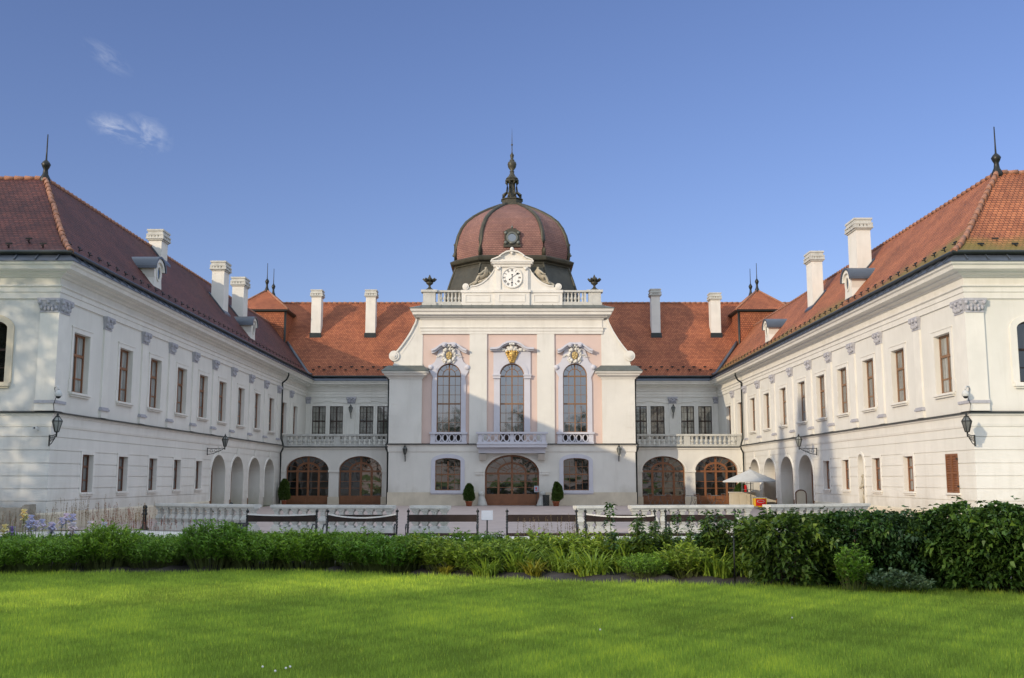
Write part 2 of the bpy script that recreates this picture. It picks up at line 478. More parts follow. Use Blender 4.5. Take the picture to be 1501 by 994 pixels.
def window(fr, parent, uc, w, v0, v1, depth, sp=None, mat='oak', pane='glass', fw=0.07, cols=2, rows=(), mull=0.07, thin=0.025,
           transoms=(), tw=0.08, fan=0, sill=None, surround=None, name='window', thinmat=None, bottom=None, doors=False):
    """window part: frame mesh; sub-parts: pane, sill, surround"""
    n1 = -depth + 0.06
    mb = MB(fr)
    o, i = outline(uc, w, v0, v1, sp), outline(uc, w, v0, v1, sp, fw)
    mb.ring(o + [o[0]], i + [i[0]], -depth, n1)
    a, b = uc - w / 2, uc + w / 2
    top = sp if sp is not None else v1
    for t in transoms:
        mb.box(a + fw, b - fw, t - tw / 2, t + tw / 2, -depth + 0.005, n1 + 0.015)
    lights = [a + fw] + [a + w * k / cols for k in range(1, cols)] + [b - fw]
    base = v0 + fw if bottom is None else bottom
    for k in range(1, cols):
        u = a + w * k / cols
        main = (cols == 2) or (cols % 2 == 0 and k == cols // 2) or doors
        mw = mull if main else thin
        hi = top - (0 if sp is not None else fw)
        mb.box(u - mw / 2, u + mw / 2, v0 + fw, hi, -depth + 0.004, n1 - (0 if main else 0.02) + 0.006)
    for r in rows:
        mb.box(a + fw, b - fw, r - thin / 2, r + thin / 2, -depth + 0.006, n1 - 0.022)
    if sp is not None and fan:
        H, W2 = v1 - sp, w / 2
        mb.box(uc - mull / 2, uc + mull / 2, sp, v1 - fw, -depth + 0.003, n1 + 0.004)
        ro, ri = arc(uc, sp, W2 * 0.56, H * 0.60), arc(uc, sp, W2 * 0.56 - (mull if fan > 4 else thin * 1.6), H * 0.60 - (mull if fan > 4 else thin * 1.6))
        mb.ring(ro, ri, -depth + 0.007, n1 + 0.002)
        if fan > 4:
            ro, ri = arc(uc, sp, W2 * 0.22, H * 0.26), arc(uc, sp, W2 * 0.22 - thin, H * 0.26 - thin)
            mb.ring(ro, ri, -depth + 0.008, n1 - 0.02)
        for k in range(1, fan + 1):
            an = pi * k / (fan + 1)
            if abs(an - pi / 2) < 0.02: continue
            for r0, r1 in (((0.56, 0.95),) if fan <= 4 else ((0.22, 0.55), (0.57, 0.97))):
                mb.bar((uc + W2 * r0 * cos(an), sp + H * r0 * 1.05 * sin(an)), (uc + W2 * r1 * cos(an), sp + H * r1 * sin(an)), thin, -depth + 0.009, n1 - 0.021)
    if bottom is not None:
        mb.box(a + fw, b - fw, v0 + 0.02, bottom, -depth + 0.012, n1 - 0.01)
        for k in range(cols):
            pa, pb = a + w * k / cols + 0.14, a + w * (k + 1) / cols - 0.14
            mb.box(pa, pb, v0 + 0.14, bottom - 0.12, -depth + 0.013, n1 + 0.008)
    wo = mb.build(name, M[mat], parent)
    g = MB(fr)
    po = outline(uc, w, v0, v1, sp, 0.02)
    g.face([g.P(u, v, -depth + 0.02) for u, v in po])
    g.build('pane', M[pane], wo)
    if sill:
        sm, ex, hh, pr = sill
        q = MB(fr)
        q.box(a - ex, b + ex, v0 - hh, v0 - 0.003, -0.05, pr)
        q.box(a - ex + 0.05, b + ex - 0.05, v0 - hh - 0.07, v0 - hh - 0.003, -0.05, pr * 0.6)
        q.build('sill', M[sm], wo)
    if surround:
        sm, ww, pr = surround
        q = MB(fr)
        o2 = outline(uc, w + 2 * ww, v0, v1 + ww, sp)
        i2 = outline(uc, w, v0, v1, sp)
        q.ring(o2, i2, 0.0, pr)
        q.build('surround', M[sm], wo)
    return wo
# ------------------------------------------------------------------ shared bits of architecture
def capital_mb(fr, u, w, z0, z1, pr):
    mb = MB(fr)
    h = z1 - z0
    P = mb.P
    a, b = w / 2, w / 2 * 1.28
    mb.hexa([P(u - a, z0, 0), P(u + a, z0, 0), P(u + a, z0, pr), P(u - a, z0, pr),
             P(u - b, z1 - h * .18, 0), P(u + b, z1 - h * .18, 0), P(u + b, z1 - h * .18, pr + .10), P(u - b, z1 - h * .18, pr + .10)])
    mb.box(u - a * 1.08, u + a * 1.08, z0 - .03, z0 + .03, 0, pr + .03)
    mb.box(u - b * 1.02, u + b * 1.02, z1 - h * .18, z1, 0, pr + .12)
    for sx in (-1, 1):
        c = P(u + sx * b * .82, z1 - h * .3, pr + .09)
        mb.ball(c, h * .17, 8)
        for k, (du, dz) in enumerate(((.33, .2), (.0, .22), (.66, .3), (.3, .48))):
            mb.ball(P(u + sx * b * du, z0 + h * dz, pr + .05), h * .13, 6, (1, 1, 1.4))
    mb.ball(P(u, z1 - h * .3, pr + .12), h * .14, 6)
    return mb

def pilaster(fr, parent, u, w, z0, z1, capz, pr=.07, mat='trim', basez=.42):
    mb = MB(fr)
    mb.box(u - w / 2, u + w / 2, z0 + basez, capz, 0, pr)
    p = mb.build('pilaster', M[mat], parent)
    mb = MB(fr)
    mb.box(u - w / 2 - .03, u + w / 2 + .03, z0, z0 + basez - .14, 0, pr + .03)
    mb.build('pilaster_plinth', M['trim'], p)
    mb = MB(fr)
    mb.box(u - w / 2 - .08, u + w / 2 + .08, z0 + basez - .14, z0 + basez - .06, 0, pr + .08)
    mb.box(u - w / 2 - .04, u + w / 2 + .04, z0 + basez - .06, z0 + basez, 0, pr + .04)
    mb.build('pilaster_base', M['greystone'], p)
    capital_mb(fr, u, w, capz, z1, pr).build('capital', M['greystone'], p)
    return p

BAL_PROF = [(.10, 0), (.10, .07), (.055, .10), (.075, .16), (.115, .27), (.085, .38), (.052, .46), (.078, .50), (.052, .54), (.07, .62), (.10, .66), (.10, .72)]
SQ = [pi / 4 + pi / 2 * k for k in range(4)]
def baluster_mesh(h, square, k=1.0):
    mb = MB()
    q = h / .72
    mb.lathe([(r * (1.3 if square else 1.05) * k, z * q) for r, z in BAL_PROF], (0, 0, 0), 10, not square, SQ if square else None)
    o = mb.build('baluster', M['balstone'])
    me = o.data
    bpy.data.objects.remove(o)
    return me

def put(name, me, parent, loc, rz=0.0, sc=None):
    """a part that shares its mesh; loc in world coordinates"""
    o = bpy.data.objects.new(name, me)
    COL.objects.link(o)
    o.parent = parent
    o.location = Vector(loc) - root_loc(parent)
    o.rotation_euler = (0, 0, rz)
    if sc: o.scale = sc
    return o

def chimney(parent, x0, x1, y0, y1, zb, zt, mx=1):
    mb = MB()
    if mx < 0: x0, x1 = -x1, -x0
    mb.wbox(x0, x1, y0, y1, zb, zt - .62)
    o = mb.build('chimney', M['trim'], parent)
    c = MB()
    def lay(e, a, b): c.wbox(x0 - e, x1 + e, y0 - e, y1 + e, a, b)
    lay(.06, zt - .62, zt - .54); lay(.13, zt - .54, zt - .46)
    for nx in range(4):
        t = (nx + .5) / 4
        for yy in (y0 - .09, y1 - .01): c.wbox(x0 + (x1 - x0) * t - .07, x0 + (x1 - x0) * t + .07, yy, yy + .10, zt - .46, zt - .33)
        for xx in (x0 - .09, x1 - .01): c.wbox(xx, xx + .10, y0 + (y1 - y0) * t - .07, y0 + (y1 - y0) * t + .07, zt - .46, zt - .33)
    for px in (x0 - .11, x1 - .02):
        for py in (y0 - .11, y1 - .02): c.wbox(px, px + .13, py, py + .13, zt - .46, zt - .33)
    c.wbox(x0 + .04, x1 - .04, y0 + .04, y1 - .04, zt - .46, zt - .33)
    lay(.12, zt - .33, zt - .26); lay(.06, zt - .26, zt - .1); lay(.10, zt - .1, zt)
    c.build('chimney_cap', M['balstone'], o)
    f = MB()
    f.wbox(x0 - .10, x1 + .10, y0 - .10, y1 + .10, zb, zb + .02)
    return o

def finial(parent, x, y, z, h, r=.16):
    mb = MB()
    mb.lathe([(r * 1.3, -.3), (r * 1.25, 0), (r * .7, h * .1), (r * .55, h * .2), (r * .9, h * .26), (r * 1.15, h * .32), (r * .8, h * .37), (.04, h * .42), (.03, h * .6), (.022, h * .99), (.005, h)], (x, y, z), 10)
    return mb.build('finial', M['iron'], parent)

# ------------------------------------------------------------------ lanterns
def make_lantern(reach):
    root = thing('wall_lantern', 'x', 'lantern')
    br = MB()
    y = -reach
    br.tube([(0, -.03, -.42), (0, -.03, .12)], .035, 6)
    br.tube([(0, -.03, .08), (0, y * .5, .07), (0, y, .10)], .026, 6)
    br.tube([(0, -.03, -.36), (0, y * .35, -.30), (0, y * .75, -.08), (0, y * .96, .06)], .026, 6)
    for t in (.25, .5, .72):
        c = Vector((0, y * t, -.13 + .12 * t)); r = .10 * (1 - .6 * t) + .02
        br.tube([c + Vector((0, cos(a) * r, sin(a) * r)) for a in [2 * pi * k / 12 for k in range(13)]], .014, 5)
    br.tube([(0, y, -.02), (0, y, .20)], [.03, .045], 8)
    br.build('bracket', M['iron'], root)
    z0, z1, r0, r1 = .22, .72, .10, .235
    fr = MB()
    A = [pi / 6 + pi / 3 * k for k in range(6)]
    for k in range(6):
        a, b = A[k], A[(k + 1) % 6]
        p0, p1 = Vector((r0 * cos(a), y + r0 * sin(a), z0)), Vector((r1 * cos(a), y + r1 * sin(a), z1))
        q0, q1 = Vector((r0 * cos(b), y + r0 * sin(b), z0)), Vector((r1 * cos(b), y + r1 * sin(b), z1))
        fr.tube([p0, p1], .016, 5); fr.tube([p0, q0], .016, 5); fr.tube([p1, q1], .02, 5)
        fr.tube([p1, (p1.x * .38, y + (p1.y - y) * .38, .93)], .016, 5)
    fr.lathe([(.09, z0 - .02), (.11, z0), (.05, z0 + .02)], (0, y, 0), 6)
    fr.build('lantern_frame', M['iron'], root)
    g = MB()
    g.lathe([(r0 - .008, z0 + .012), (r1 - .012, z1), (.09, .925)], (0, y, 0), 6, False, A)
    g.build('lantern_glass', M['lampglass'], root)
    rf = MB()
    rf.lathe([(.115, .915), (.10, .95), (.05, .98), (.05, 1.0), (.065, 1.03), (.03, 1.07), (.008, 1.14)], (0, y, 0), 8)
    rf.build('lantern_cap', M['iron'], root)
    return root

# ------------------------------------------------------------------ wings
UPW = [38.45, 42.95, 46.6, 50.35, 53.9, 57.5, 61.5, 65.5, 69.35, 73.2, 77.0]
PIL = [40.75, 45.0, 48.6, 52.2, 55.75, 59.5, 63.6, 67.5, 71.3, 75.3]
ARCH = [(55.8, 58.6), (59.75, 62.55), (63.75, 66.7), (67.9, 70.6)]
GROOVE = [1.02, 1.45, 1.90, 2.35, 2.81, 3.28]
ENT = [(0, 8.22), (.06, 8.22), (.06, 8.44), (.10, 8.46), (.10, 8.62), (.17, 8.66), (.17, 8.70), (.05, 8.72), (.05, 8.98), (.12, 9.00), (.16, 9.06), (.34, 9.10), (.36, 9.16), (.62, 9.20), (.66, 9.32), (.74, 9.36), (.78, 9.46), (0, 9.46)]
SHEET = [(.80, 9.43), (.80, 9.475), (.54, 9.72), (.50, 9.80), (.40, 9.80), (0.2, 9.48)]
STRING = [(0, 3.62), (.03, 3.64), (.05, 3.72), (.05, 4.0), (.11, 4.04), (.11, 4.12), (0, 4.12)]
DRIP = [(0, 4.123), (.13, 4.123), (.19, 4.10), (.19, 4.135), (.0, 4.19)]
PLINTH = [(0, -.05), (.07, -.05), (.07, .56), (.02, .62), (0, .62)]
def gutter_prof(o, z, r=.085, k=10):
    return [(o + r * cos(2 * pi * i / k), z + r * sin(2 * pi * i / k)) for i in range(k + 1)]
CX_, FY, EAVE, RIDX, RIDY, RIDZ = 16.3, 36.3, 9.80, 19.7, 41.9, 14.35

hook = MB()
hook.wbox(-.02, .02, -.03, .16, 0, .03); hook.wbox(-.022, .022, -.03, .0, 0, .17); hook.wbox(-.12, .12, -.035, .005, .13, .185); hook.wbox(-.02, .02, -.14, -.03, .05, .08)
ho = hook.build('snow_guard', M['iron'])
HOOK = ho.data
bpy.data.objects.remove(ho)

def wing(mx, label, tile):
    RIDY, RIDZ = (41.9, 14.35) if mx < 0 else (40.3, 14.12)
    root = thing('palace_wing', label, 'building', (mx * CX_, FY, 0))
    A = Fr((CX_, 0, 0), (0, 1, 0), (-1, 0, 0), mx)      # courtyard wall, u = Y
    B = Fr((0, FY, 0), (1, 0, 0), (0, -1, 0), mx)       # end wall, u = |X|
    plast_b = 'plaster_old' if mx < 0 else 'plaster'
    low = [39.6, 43.2, 46.8, 50.2, 53.65] if mx < 0 else [42.4, 46.15, 50.4, 53.45]
    shutter = [] if mx < 0 else [38.2]
    lw, lz0, lz1 = 1.02, 1.29, 2.72
    holes = [dict(u0=u - lw / 2, u1=u + lw / 2, v0=lz0, v1=lz1, d=.24) for u in low + shutter]
    holes += [dict(u0=a, u1=b, v0=.0, v1=3.12, sp=2.05, d=.75) for a, b in ARCH]
    if mx > 0: holes.append(dict(u0=47.75, u1=48.55, v0=.45, v1=2.95, sp=2.5, d=.5))
    mb = MB(A)
    wall(mb, FY, 73.0, 0, 4.12, holes, GROOVE)
    uw, uz0, uz1 = 1.45, 4.98, 7.22
    wall(mb, FY, 81.0, 4.12, 8.22, [dict(u0=u - uw / 2, u1=u + uw / 2, v0=uz0, v1=uz1, d=.27) for u in UPW])
    mb.build('wall', M['plaster'], root)
    mb = MB(B)
    fw0, fw1 = 18.05, 19.55
    fh = [dict(u0=fw0, u1=fw1, v0=5.2, v1=7.45, sp=7.15, d=.3), dict(u0=24.0, u1=25.5, v0=5.2, v1=7.45, sp=7.15, d=.3), dict(u0=29.5, u1=31.0, v0=5.2, v1=7.45, sp=7.15, d=.3)]
    wall(mb, CX_, 34.0, 0, 4.12, [], GROOVE)
    wall(mb, CX_, 34.0, 4.12, 8.22, fh)
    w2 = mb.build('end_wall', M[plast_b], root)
    # outer and rear walls
    mb = MB()
    for q in (((34, FY), (34, 47.8)), ((34, 47.8), (23.2, 47.8)), ((23.2, 47.8), (23.2, 88)), ((23.2, 88), (16.3, 88)), ((16.3, 88), (16.3, 81.02))):
        (xa, ya), (xb, yb) = q
        mb.quad((xa * mx, ya, 0), (xb * mx, yb, 0), (xb * mx, yb, 9.4), (xa * mx, ya, 9.4))
    mb.build('rear_wall', M['plaster'], root)
    # windows
    for u in low:
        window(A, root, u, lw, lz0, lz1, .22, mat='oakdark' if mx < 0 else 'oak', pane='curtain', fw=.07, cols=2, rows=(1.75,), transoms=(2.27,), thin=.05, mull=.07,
               sill=('trim', .10, .07, .10), surround=('trim', .13, .025))
    for u in UPW:
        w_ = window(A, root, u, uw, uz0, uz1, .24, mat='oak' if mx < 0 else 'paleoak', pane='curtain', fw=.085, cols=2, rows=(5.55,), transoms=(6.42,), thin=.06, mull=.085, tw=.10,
               sill=('trim', .16, .08, .14), surround=('trim', .17, .03))
        q = MB(A)
        for s in (-1, 1): q.box(u + s * (uw / 2 + .20) - .05, u + s * (uw / 2 + .20) + .05, uz0 + .0, uz0 + .45, 0, .028)
        q.box(u - uw / 2 - .22, u + uw / 2 + .22, uz1 + .171, uz1 + .22, 0, .05)
        q.build('window_ear', M['trim'], w_)
    for h in fh:
        uc = (h['u0'] + h['u1']) / 2
        window(B, root, uc, 1.5, 5.2, 7.45, .28, sp=7.15, mat='darkframe', pane='glassdark', cols=2, rows=(5.75,), transoms=(6.4,), thin=.04,
               sill=('plinth' if mx < 0 else 'trim', .22, .14, .16), surround=('plinth' if mx < 0 else 'trim', .24, .07))
    for u in shutter:
        sh = MB(A)
        sh.box(u - lw / 2, u + lw / 2, lz0, lz1, -.05, -.01)
        for s in (-1, 1):
            c = u + s * lw / 4
            for a, b in ((c - lw / 4 + .01, c - lw / 4 + .07), (c + lw / 4 - .07, c + lw / 4 - .01)): sh.box(a, b, lz0, lz1, -.012, .035)
            for z in (lz0, 1.98, lz1 - .08): sh.box(c - lw / 4 + .07, c + lw / 4 - .07, z, z + .08, -.012, .032)
            for k in range(15):
                z = lz0 + .11 + k * .087
                if abs(z - 2.0) < .06: continue
                sh.hexa([sh.P(c - .19, z, -.01), sh.P(c + .19, z, -.01), sh.P(c + .19, z, .03), sh.P(c - .19, z, .03),
                         sh.P(c - .19, z + .055, -.01), sh.P(c + .19, z + .055, -.01), sh.P(c + .19, z + .05, -.005), sh.P(c - .19, z + .05, -.005)])
        so = sh.build('shutter', M['oak'], root)
        so['label'] = 'closed brown louvred shutter'
        q = MB(A)
        q.box(u - lw / 2 - .1, u + lw / 2 + .1, lz0 - .07, lz0 - .003, -.05, .10)
        q.build('sill', M['trim'], so)
        q = MB(A); q.box(u - lw / 2, u + lw / 2, lz0, lz1, -.24, -.235); q.build('backing', M['black'], so)
        q = MB(A)
        for z in (1.5, 2.5): q.box(u - lw / 2 - .06, u - lw / 2 + .04, z, z + .06, .036, .06)
        q.build('hinge', M['iron'], so)
    for a, b in ARCH:
        window(A, root, (a + b) / 2, b - a, 0.02, 3.12, .75, sp=2.05, mat='oak', pane='glassdark', fw=.12, cols=2, transoms=(2.08,), fan=5, bottom=.75, rows=(1.4,), name='arch_door', mull=.12, doors=True)
        q = MB(A)
        o2, i2 = outline((a + b) / 2, b - a + .24, 0.62, 3.24, 2.05), outline((a + b) / 2, b - a, .62, 3.12, 2.05)
        q.ring(o2, i2, 0, .045)
        q.box((a + b) / 2 - .16, (a + b) / 2 + .16, 3.10, 3.6, .005, .09)
        q.build('archivolt', M['trim'], root)
    if mx > 0:
        q = MB(A)
        q.face([q.P(u, v, -.5) for u, v in outline(48.15, .8, .45, 2.95, 2.5)])
        q.build('niche_back', M['plaster'], root)
        q = MB(A)
        q.ring(outline(48.15, 1.02, .45, 3.06, 2.5), outline(48.15, .8, .45, 2.95, 2.5), 0, .04)
        q.build('niche_frame', M['trim'], root)
    for u in PIL: pilaster(A, root, u, .62, 4.19, 8.22, 7.74)
    # corner pier: two faces
    mb = MB()
    def corner(e, z0, z1, m, nm, par):
        c = MB()
        x0, x1 = CX_ - e, CX_ + .60
        y0, y1 = FY - e, FY + .78
        xs = (x0 * mx, x1 * mx)
        c.wbox(min(xs), max(xs), y0, y0 + e, z0, z1)
        xs = (x0 * mx, (x0 + e) * mx)
        c.wbox(min(xs), max(xs), y0 + e, y1, z0, z1)
        return c.build(nm, M[m], par)
    cp = corner(.08, 4.61, 7.74, 'trim', 'corner_pilaster', root)
    corner(.11, 4.19, 4.46, 'trim', 'pilaster_base', cp)
    corner(.15, 4.46, 4.56, 'greystone', 'pilaster_base', cp)
    corner(.12, 4.56, 4.61, 'trim', 'pilaster_base', cp)
    capital_mb(A, FY + .38, .72, 7.74, 8.22, .08).build('capital', M['greystone'], cp)
    capital_mb(B, CX_ + .28, .62, 7.74, 8.22, .08).build('capital', M['greystone'], cp)
    # mouldings
    path = [(16.3, 81), (16.3, FY), (34, FY)]
    low_path = [(16.3, 73.0), (16.3, FY), (34, FY)]
    def swp(prof, nm, m, p=path, pre=None):
        s = MB(); s.sweep(p, prof, pre=pre, mx=mx)
        return s.build(nm, M[m], root)
    swp(ENT, 'cornice', 'trim', pre=(8.4, 81))
    swp(STRING, 'string_course', 'trim', low_path)
    swp(DRIP, 'drip_sheet', 'gutter', low_path)
    swp(PLINTH, 'plinth', 'plinth', [(16.3, 55.6), (16.3, FY), (34, FY)])
    s = MB(); s.sweep(path, SHEET, pre=(8.4, 81), mx=mx)
    for k in range(58):
        y = 36.1 + k * .75
        if y < 80.2: s.hexa([(mx * x, yy, z) for x, yy, z in ((15.49, y, 9.48), (15.49, y + .035, 9.48), (15.79, y + .035, 9.76), (15.79, y, 9.76), (15.48, y, 9.52), (15.48, y + .035, 9.52), (15.78, y + .035, 9.80), (15.78, y, 9.80))])
    for k in range(24):
        x = 16.1 + k * .75
        s.hexa([(mx * xx, y, z) for xx, y, z in ((x, 35.49, 9.48), (x + .035, 35.49, 9.48), (x + .035, 35.79, 9.76), (x, 35.79, 9.76), (x, 35.48, 9.52), (x + .035, 35.48, 9.52), (x + .035, 35.78, 9.80), (x, 35.78, 9.80))])
    s.build('eaves_sheet', M['sheet'], root)
    swp(gutter_prof(.57, 9.80), 'gutter', 'gutter', pre=(8.4, 81))
    # roof with a slight bell-cast
    r = MB()
    ex, ey = 15.72, 35.72
    T = [(0, 0), (.14, .095), (.30, .245), (1, 1)]
    def pt(kind, along, t, zf):
        z = EAVE + (RIDZ - EAVE) * zf
        if kind == 'c': return (mx * (ex + (RIDX - ex) * t), along, z)
        return (mx * along, ey + (RIDY - ey) * t, z)
    sl = 0.0
    for (t0, f0), (t1, f1) in zip(T, T[1:]):
        dz = (RIDZ - EAVE) * (f1 - f0)
        # courtyard slope
        y0, y1 = ey + (RIDY - ey) * t0, ey + (RIDY - ey) * t1
        l = math.hypot((RIDX - ex) * (t1 - t0), dz)
        r.quad(pt('c', y0, t0, f0), pt('c', 86.5, t0, f0), pt('c', 86.5, t1, f1), pt('c', y1, t1, f1), [(y0, sl), (86.5, sl), (86.5, sl + l), (y1, sl + l)])
        sl += l
    sl = 0.0
    for (t0, f0), (t1, f1) in zip(T, T[1:]):
        dz = (RIDZ - EAVE) * (f1 - f0)
        l = math.hypot((RIDY - ey) * (t1 - t0), dz)
        x0, x1 = ex + (RIDX - ex) * t0, ex + (RIDX - ex) * t1
        r.quad(pt('f', x0, t0, f0), pt('f', 34.5, t0, f0), pt('f', 34.5, t1, f1), pt('f', x1, t1, f1), [(x0, sl), (34.5, sl), (34.5, sl + l), (x1, sl + l)])
        sl += l
    r.quad((mx * RIDX, 41.9, RIDZ), (mx * RIDX, 86.5, RIDZ), (mx * 23.7, 86.5, EAVE), (mx * 23.7, 46.5, EAVE), [(41, 0), (86, 0), (86, 6), (46, 6)])
    r.quad((mx * RIDX, RIDY, RIDZ), (mx * 34.5, RIDY, RIDZ), (mx * 34.5, 48.1, EAVE), (mx * 23.7, 48.1, EAVE), [(19, 0), (34, 0), (34, 7), (24, 7)])
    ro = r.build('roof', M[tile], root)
    # ridge and hip tiles
    h = MB()
    hp = [Vector(pt('c', ey + (RIDY - ey) * t, t, f)) for t, f in T]
    hp2 = []
    for a, b in zip(hp, hp[1:]):
        n = max(2, int((b - a).length / .42))
        for k in range(n):
            c, d = a.lerp(b, k / n), a.lerp(b, (k + 1) / n)
            h.tube([c + Vector((random.gauss(0, .012), random.gauss(0, .012), .02 + random.gauss(0, .01))), d + Vector((random.gauss(0, .012), 0, .05 + random.gauss(0, .012)))], [.12, .085], 8)
    n = 100
    for k in range(n):
        y = RIDY + (86.0 - RIDY) * k / n
        h.tube([(mx * RIDX, y, RIDZ - .02), (mx * RIDX, y + .42, RIDZ + .02)], [.085, .105], 6)
    for k in range(34):
        x = RIDX + .43 * k
        h.tube([(mx * x, RIDY, RIDZ + .0), (mx * (x + .41), RIDY, RIDZ + .02)], [.09, .115], 6)
    h.build('ridge_tiles', M['hiptile'], ro)
    finial(ro, mx * RIDX, RIDY, RIDZ, 1.95, .17)
    # snow guards
    xs, zs = ex + .62, EAVE + .55
    for k in range(46):
        y = 36.9 + k * .93
        if y < 79: put('snow_guard', HOOK, ro, (mx * xs, y, zs - .07), mx * -pi / 2)
    for k in range(9):
        put('snow_guard', HOOK, ro, (mx * (17.0 + k * .62 + (k % 2) * .1), ey + .62 + (k % 2) * .4, EAVE + .30 + (k % 2) * .28), 0)
    # dormers
    for yc, in (((47.6,), (65.6,)) if mx < 0 else ((50.2,), (66.6,))):
        dormer(A, ro, yc, mx)
    if mx < 0:
        cs = [(19.1, 19.8, 54.6, 55.6, 13.2, 15.3), (17.82, 18.58, 62.3, 63.4, 11.7, 15.2), (17.8, 18.57, 66.9, 68.0, 11.7, 15.1)]
    else:
        cs = [(17.88, 18.63, 52.0, 53.3, 11.7, 15.26), (17.8, 18.45, 59.7, 60.8, 11.7, 15.24)]
    for c in cs:
        ch = chimney(ro, *c, mx=mx)
        f = MB()
        zr = lambda x: EAVE + (RIDZ - EAVE) * ((x - ex) / (RIDX - ex) * 1.08 - .08)
        xa, xb = c[0] - .16, min(c[1] + .12, RIDX)
        f.hexa([(mx * x, y, z) for x, y, z in ((xa, c[2] - .14, zr(xa) - .3), (xb, c[2] - .14, zr(xb) - .3), (xb, c[3] + .14, zr(xb) - .3), (xa, c[3] + .14, zr(xa) - .3),
                                                (xa, c[2] - .14, zr(xa) + .12), (xb, c[2] - .14, zr(xb) + .12), (xb, c[3] + .14, zr(xb) + .12), (xa, c[3] + .14, zr(xa) + .12))])
        f.build('chimney_flashing', M['sheet'], ch)
    # downpipe near the inner corner
    d = MB()
    y = 71.75
    d.tube([(mx * 15.72, y, 9.72), (mx * 15.72, y, 9.35)], [.12, .09], 10)
    d.tube([(mx * x, yy, z) for x, yy, z in ((15.72, y, 9.4), (15.72, y, 9.0), (15.85, y, 8.72), (16.12, y, 8.5), (16.16, y + .15, 8.2), (16.16, y + .2, 4.6), (16.02, y + .22, 4.2), (16.02, y + .22, 3.9), (16.16, y + .22, 3.6), (16.16, y + .22, .1))], .06, 10)
    d.build('downpipe', M['gutter'], root)
    return root

def dormer(A, parent, yc, mx):
    xf, z0 = 16.75, EAVE + (16.75 - 15.72) * 1.0 - .12
    w = .58
    F = Fr((xf, 0, 0), (0, 1, 0), (-1, 0, 0), mx)
    mb = MB(F)
    pts = [(yc - w * .95, z0), (yc - w * .8, z0 + .45), (yc - w * .95, z0 + .8), (yc - w, z0 + .85)] + arc(yc, z0 + .85, w, w * .85, n=12)[1:-1] + [(yc + w, z0 + .85), (yc + w * .95, z0 + .8), (yc + w * .8, z0 + .45), (yc + w * .95, z0)]
    mb.poly_prism(pts, -2.2, 0.0)
    o = mb.build('dormer', M['trim'], parent)
    g = MB(F)
    el = [(yc + .20 * cos(2 * pi * k / 20), z0 + .72 + .31 * sin(2 * pi * k / 20)) for k in range(21)]
    el2 = [(yc + .27 * cos(2 * pi * k / 20), z0 + .72 + .39 * sin(2 * pi * k / 20)) for k in range(21)]
    g.ring(el2, el, 0.0, .05)
    g.ring(arc(yc, z0 + .85, w + .04, w * .85 + .06), arc(yc, z0 + .85, w - .10, w * .85 - .1), 0.0, .10)
    g.build('oculus_frame', M['trim'], o)
    g = MB(F); g.face([g.P(u, v, .006) for u, v in el[:-1]]); g.build('oculus_pane', M['glassdark'], o)
    r = MB(F)
    r.ring(arc(yc, z0 + .85, w + .16, w * .85 + .17), arc(yc, z0 + .85, w + .06, w * .85 + .08), -2.4, .16)
    a = arc(yc, z0 + .85, w + .16, w * .85 + .17); b = arc(yc, z0 + .85, w + .06, w * .85 + .08)
    for i in range(len(a) - 1): r.quad(r.P(*a[i], -2.4), r.P(*a[i + 1], -2.4), r.P(*b[i + 1], -2.4), r.P(*b[i], -2.4))
    for q in (0, -1): r.quad(r.P(*a[q], -2.4), r.P(*b[q], -2.4), r.P(*b[q], .16), r.P(*a[q], .16))
    r.build('dormer_roof', M['sheet'], o)
    f = MB(F); f.box(yc - w * 1.0, yc + w * 1.0, z0 - .4, z0 - .003, -.6, .03); f.build('dormer_apron', M['sheet'], o)
    return o

